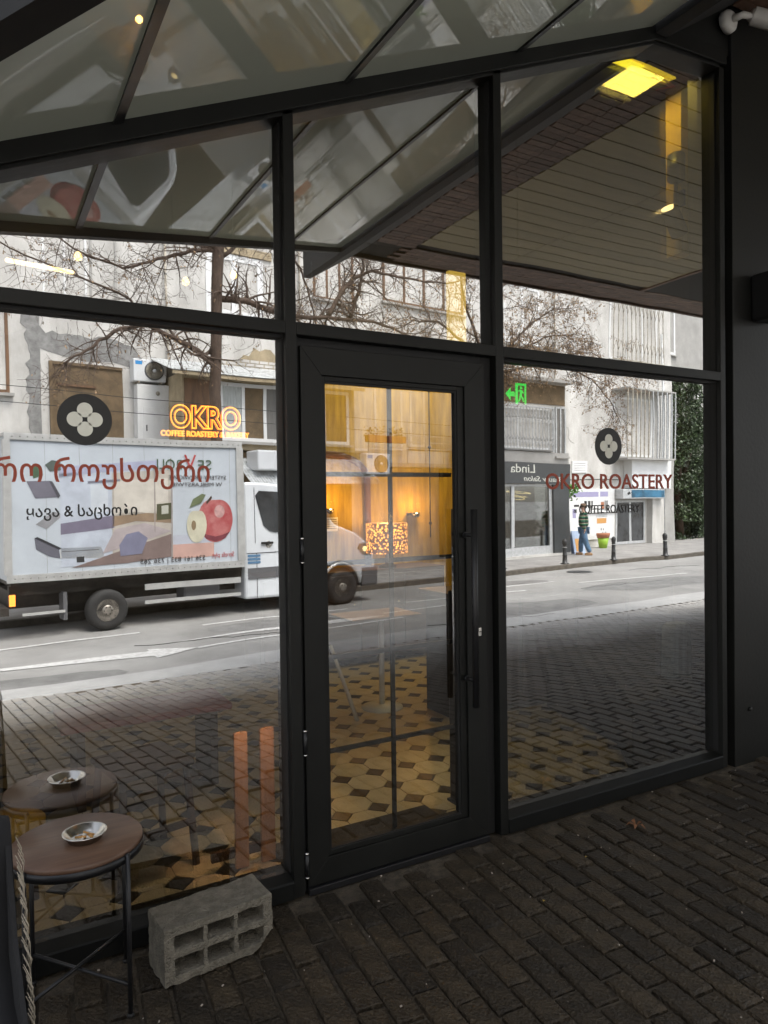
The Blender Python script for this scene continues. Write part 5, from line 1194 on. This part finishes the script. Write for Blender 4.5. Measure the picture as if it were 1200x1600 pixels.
ppn = [  # printed kitchen picture: colour, outline (s, z), layer
    ((.40, .42, .60), [(1.15, 2.20), (2.75, 2.36), (2.75, 2.22), (1.7, 2.12), (1.15, 2.02)], 0),
    ((.50, .56, .66), [(1.15, .60), (1.95, .62), (1.95, 2.1), (1.15, 2.1)], 0),
    ((.52, .46, .38), [(1.97, .62), (2.95, .66), (2.95, 2.2), (1.97, 2.12)], 0),
    ((.66, .60, .50), [(2.0, 1.40), (2.9, 1.45), (2.9, 2.05), (2.0, 1.98)], 1),
    ((.20, .17, .26), [(1.15, 1.30), (2.0, 1.42), (2.0, 1.20), (1.15, 1.12)], 1),
    ((.34, .22, .12), [(1.97, 1.42), (2.35, 1.46), (2.95, 1.38), (2.95, 1.24), (2.35, 1.30), (1.97, 1.22)], 1),
    ((.24, .16, .14), [(1.3, .58), (2.95, 1.05), (2.95, .66), (2.2, .60)], 1),
    ((.46, .38, .38), [(2.02, 1.18), (2.5, 1.26), (2.95, 1.10), (2.4, .92), (1.8, .78)], 2),
    ((.20, .20, .32), [(2.1, .72), (2.45, .74), (2.55, 1.0), (2.4, 1.12), (2.2, 1.08), (2.08, .9)], 3),
    ((.60, .66, .72), [(1.62, 1.46), (1.90, 1.48), (1.90, 1.94), (1.62, 1.92)], 1),
    ((.20, .20, .26), [(1.58, 1.94), (2.1, 1.98), (2.1, 2.02), (1.58, 1.98)], 2),
    ((.18, .17, .22), [(.68, 1.96), (1.00, 1.97), (1.12, 1.72), (.80, 1.70)], 0),
    ((.08, .08, .10), [(1.00, 1.97), (1.05, 1.96), (1.16, 1.74), (1.12, 1.70)], 1),
    ((.30, .30, .32), [(.80, 1.30), (.95, 1.22), (1.2, 1.45), (1.05, 1.50)], 0),
    ((.14, .14, .18), [(.78, 1.08), (1.12, .88), (1.14, .74), (.98, .78), (.80, .90)], 0),
    ((.04, .04, .05), [(.78, 1.08), (.82, 1.10), (1.16, .90), (1.12, .88)], 1),
    ((.78, .78, .74), [(1.14, .74), (1.14, .90), (1.78, .90), (1.84, .70)], 0),
    ((.15, .15, .15), [(1.16, .84), (1.74, .845), (1.74, .855), (1.16, .85)], 1),
    ((.04, .04, .04), [(1.38, .66), (1.50, .66), (1.50, .75), (1.38, .75)], 1),
    ((.10, .13, .11), [(.95, 2.22), (1.05, 2.30), (1.18, 2.28), (1.18, 2.14), (1.02, 2.12)], 1),
    ((.08, .16, .08), [(.72, 2.18), (.86, 2.2), (.92, 2.06), (.78, 2.0)], 0),
    ((.66, .36, .28), [(2.98, .62), (3.75, .62), (3.75, .86), (2.98, .86)], 0),
    ((.50, .53, .62), [(2.98, .86), (3.75, .86), (3.75, 1.02), (2.98, 1.02)], 0),
    ((.10, .10, .04), [(2.70, 1.30), (2.95, 1.31), (2.95, 1.60), (2.70, 1.58)], 2),
    ((.55, .55, .45), [(2.78, 1.40), (2.90, 1.41), (2.90, 1.56), (2.78, 1.55)], 3),
    ((.38, .32, .28), [(2.955, .60), (2.975, .60), (2.975, 2.4), (2.955, 2.4)], 2),
    ((.38, .32, .28), [(2.66, 1.1), (2.68, 1.1), (2.68, 2.2), (2.66, 2.2)], 2)]
for c, pts, ly in ppn: put('printed_picture', spoly(MB(), pts, -.003-.002*ly-.0015), pc(c), box_)
for k in range(7):
    if k in (4,): continue
    put('panel_seam', sbox(MB(), .95+k*.52, .954+k*.52, -.0022, -.0002, Z(.52), Z(2.60)), M['patch'], box_)
rv = MB()
for k in range(36):
    for z in (.46, 2.65): rv.box(-(.5+k*.107)-.006, -(.5+k*.107)+.006, -.029, -.0255, Z(z)-.006, Z(z)+.006)
put('rivets', rv, M['steel'], tr)['kind'] = 'stuff'
def circ(cx, cz, rx, rz, n=26, t0=0, pw_=1.0, dent=0.0):
    return [(cx+rx*math.cos(2*math.pi*k/n), cz+rz*math.sin(2*math.pi*k/n)-dent*max(0, math.sin(2*math.pi*k/n))**8) for k in range(n)]
ma = mat('apple_print', (.36, .035, .045), .4, col2=(.52, .20, .19), scale=3.0)
put('apple_print', spoly(MB(), [(a, b_) for a, b_ in circ(3.78, 1.28, .335, .42, 30, dent=.06)], -.0065), ma, box_)
put('apple_print', spoly(MB(), circ(3.86, 1.42, .10, .12, 20), -.0085), mat('apple_highlight', (.60, .36, .34), .4, noise=.3, scale=9), box_)
put('apple_print', spoly(MB(), [(3.50, 1.05), (3.6, .93), (3.78, .872), (3.96, .92), (4.06, 1.04), (3.9, .98), (3.78, .96), (3.62, 1.0)], -.0085), pc((.26, .03, .05), .4), box_)
put('apple_print', spoly(MB(), circ(3.42, 1.18, .19, .31, 24, dent=.05), -.0105), pc((.66, .62, .42)), box_)
put('apple_print', spoly(MB(), circ(3.36, 1.18, .045, .09, 14), -.0125), pc((.30, .19, .08)), box_)
put('apple_print', spoly(MB(), [(3.28, 1.50), (3.35, 1.66), (3.52, 1.76), (3.60, 1.74), (3.5, 1.58)], -.0125), pc((.16, .20, .08)), box_)
put('apple_print', spoly(MB(), [(3.62, 1.56), (3.72, 1.68), (3.70, 1.72), (3.60, 1.60)], -.0145), pc((.10, .05, .03)), box_)
tx = lambda body, s_left, z, size, m_, width, off=0.0: text('lettering', body, size, (-s_left, -.012, Z(z)), m_, box_, width=width, offset=off, extrude=.001)
gm = pc((.07, .13, .06), 0.0); rm = pc((.55, .02, .02), 0.0); km = pc((.06, .05, .05), 0.0)
tx('SE', 3.72, 2.21, .25, gm, .26); tx('V', 3.42, 2.21, .38, rm, .22); tx('ROLL', 3.17, 2.21, .25, gm, .50)
tx('SYSTEMY DRZWIOWE', 4.00, 2.03, .105, km, 1.08); tx('W MEBLARSTWIE', 3.92, 1.90, .105, km, .95)
tx('Strefa płyt', 4.13, .60, .115, rm, .42); tx('536 161 833 | 736 265', 3.58, .57, .115, km, 1.15)
# chassis, wheels
put('chassis_rail', sbox(MB(), .45, 5.6, .2, .35, Z(.18), Z(.36)), M['chassis'], tr); put('chassis_rail', sbox(MB(), .45, 5.6, 1.8, 1.95, Z(.18), Z(.36)), M['chassis'], tr)
put('subframe', sbox(MB(), .45, 4.3, .05, 2.1, Z(.34), Z(.42)), M['chassis'], tr); put('underbody', sbox(MB(), .5, 7.0, .5, 1.6, Z(-.05), Z(.22)), M['chassis'], tr)
put('side_guard', sbox(MB(), 2.5, 4.25, .0, .03, Z(.12), Z(.22)), M['alu'], tr); put('side_guard', sbox(MB(), 2.5, 4.25, .0, .03, Z(-.12), Z(-.06)), M['alu'], tr)
put('fuel_tank', sbox(MB(), 3.2, 3.9, .1, .5, Z(-.15), Z(.15)), M['greyplastic'], tr, None, .04); put('mudguard', sbox(MB(), 1.18, 1.24, .05, .35, Z(-.25), Z(.2)), M['greyplastic'], tr)
put('rear_bumper', sbox(MB(), .30, .42, .05, 2.1, Z(-.10), Z(.02)), M['chassis'], tr); put('step_bar', sbox(MB(), .6, 1.2, .02, .06, Z(-.12), Z(-.08)), M['alu'], tr)
put('marker_lamp', sbox(MB(), .42, .50, -.01, .03, Z(.05), Z(.22)), M['indicator'], tr)
def wheel(s, y):
    x = -s; zc = .345
    wh = put('wheel', MB().lathe((x, y, zc), [(.19, .0), (.25, -.02), (.315, -.005), (.345, .03), (.345, .19), (.31, .225), (.2, .22)], 40, axis='y'), M['tyre'], tr)
    put('rim', MB().lathe((x, y, zc), [(.205, .0), (.205, .02), (.18, .04), (.165, .045), (.13, .02), (.10, .015), (.085, -.015), (.05, -.02), (0, -.02)], 32, axis='y'), M['rim'], wh)
    nt_ = MB()
    for k in range(6): t = k*math.pi/3; nt_.lathe((x+.065*math.cos(t), y-.02, zc+.065*math.sin(t)), [(0, -.012), (.011, -.010), (.012, .0)], 6, axis='y')
    for k in range(12): t = k*math.pi/6+.2; nt_.lathe((x+.15*math.cos(t), y+.032, zc+.15*math.sin(t)), [(0, -.006), (.014, -.004), (.014, .0)], 8, axis='y')
    put('wheel_nut', nt_, M['chassis'], wh)
for s_ in (1.87, 6.45): wheel(s_, -.02)
for s_ in (1.87, 6.45): 
    put('wheel', MB().lathe((-s_, 1.9, .345), [(.19, .0), (.315, 0), (.345, .03), (.345, .19), (.31, .225), (.2, .22)], 24, axis='y'), M['tyre'], tr)
# cab: side outline swept across, with curved top and bonnet
cabo = [(4.36, -.22), (5.95, -.24), (5.98, .05), (6.15, .28), (6.42, .36), (6.72, .28), (6.90, .05), (6.95, -.15), (7.22, -.12), (7.30, .05), (7.32, .28), (7.28, .48), (7.15, .70), (6.85, .93), (6.55, 1.05), (6.35, 1.12), (6.10, 1.42), (5.80, 1.74), (5.55, 1.88), (5.1, 1.955), (4.75, 1.985), (4.40, 1.99), (4.36, 1.9)]
cab_ = put('cab', MB().prism([(-a, Z(b_)) for a, b_ in cabo], 'y', .06, 2.02), M['truckwhite'], tr, None, .05)
wo = [(4.68, 1.82), (4.60, 1.72), (4.76, 1.12), (4.88, 1.02), (5.0, 0.99), (6.12, 1.00), (6.16, 1.06), (5.86, 1.46), (5.62, 1.70), (5.45, 1.78)]
put('side_window', MB().prism([(-a, Z(b_)) for a, b_ in wo], 'y', .048, .0595), M['darkglass'], tr)
put('door_line', sbox(sbox(MB(), 4.575, 4.585, .055, .061, Z(.8), Z(1.88)), 4.60, 4.61, .055, .061, Z(-.2), Z(.62)), M['gasket'], tr)
put('waist_line', sbox(MB(), 4.4, 6.0, .054, .061, Z(.62), Z(.63)), M['gasket'], tr)
put('rub_strip', sbox(MB(), 4.42, 5.94, .045, .061, Z(.16), Z(.36)), M['greyplastic'], tr)
put('door_handle', sbox(MB(), 4.70, 4.95, .03, .06, Z(.78), Z(.82)), M['gasket'], tr, None, .008)
put('handle_cup', MB().lathe((-4.86, .058, Z(.77)), [(0, -.004), (.06, -.004), (.065, 0)], 18, axis='y'), M['steel'], tr)
blm = pc((.06, .22, .42), 0)
for k, z in enumerate((.44, .50, .56)): put('blue_stripe', sbox(MB(), 4.42, 4.68, .052, .0595, Z(z), Z(z+.04)), blm, tr)
put('headlight', MB().prism([(-a, Z(b_)) for a, b_ in [(6.86, .62), (7.0, .48), (7.22, .46), (7.20, .62), (7.08, .74), (6.92, .72)]], 'y', .045, .2), M['steel'], tr, None, .015)
put('headlight_lens', MB().lathe((-7.04, .043, Z(.6)), [(0, -.006), (.05, -.003), (.055, .0)], 18, axis='y'), M['ledwarm'], tr)
put('front_bumper', sbox(MB(), 6.95, 7.38, .04, 2.04, Z(-.18), Z(.22)), M['greyplastic'], tr, None, .05)
put('wheel_arch', MB().tube([(-(6.45+.45*math.cos(R(a))), .05, Z(-.12+.45*math.sin(R(a)))) for a in range(8, 175, 12)], .035, 8), M['alu'], tr)
put('wheel_well', MB().lathe((-6.45, .062, .36), [(.40, -.004), (.40, .0), (0, .0)], 30, axis='y'), M['gasket'], tr)
put('windscreen', MB().poly([(-6.33, .2, Z(1.145)), (-6.33, 1.88, Z(1.145)), (-5.66, 1.78, Z(1.84)), (-5.66, .3, Z(1.84))]), M['darkglass'], tr)
mr_ = thing('x', 'x', 'x'); bpy.data.objects.remove(mr_)
put('wing_mirror', sbox(MB(), 5.95, 6.05, -.22, -.02, Z(1.05), Z(1.42)), M['greyplastic'], tr, None, .03); put('mirror_arm', sbox(MB(), 5.96, 6.0, -.03, .06, Z(1.2), Z(1.24)), M['greyplastic'], tr)

# cigarette ends and grit trodden into the joints of the paving
gm_ = MB(); rg = random.Random(4)
for k in range(260):
    x, y = rg.uniform(.2, 6), -rg.uniform(.02, 2.4)**1.0; z = groundz(y)+.001; q = rg.uniform(.0012, .0042); t = rg.uniform(0, 3)
    gm_.box(-q, q, -q*.6, q*.6, 0, q, mat_=Matrix.Translation((x, y, z)) @ Matrix.Rotation(t, 4, 'Z'))
gr0 = put('grit', gm_, M['mortar']); tag(gr0, 'pale grit and crumbs scattered over the brown paving', 'grit', None, 'stuff')
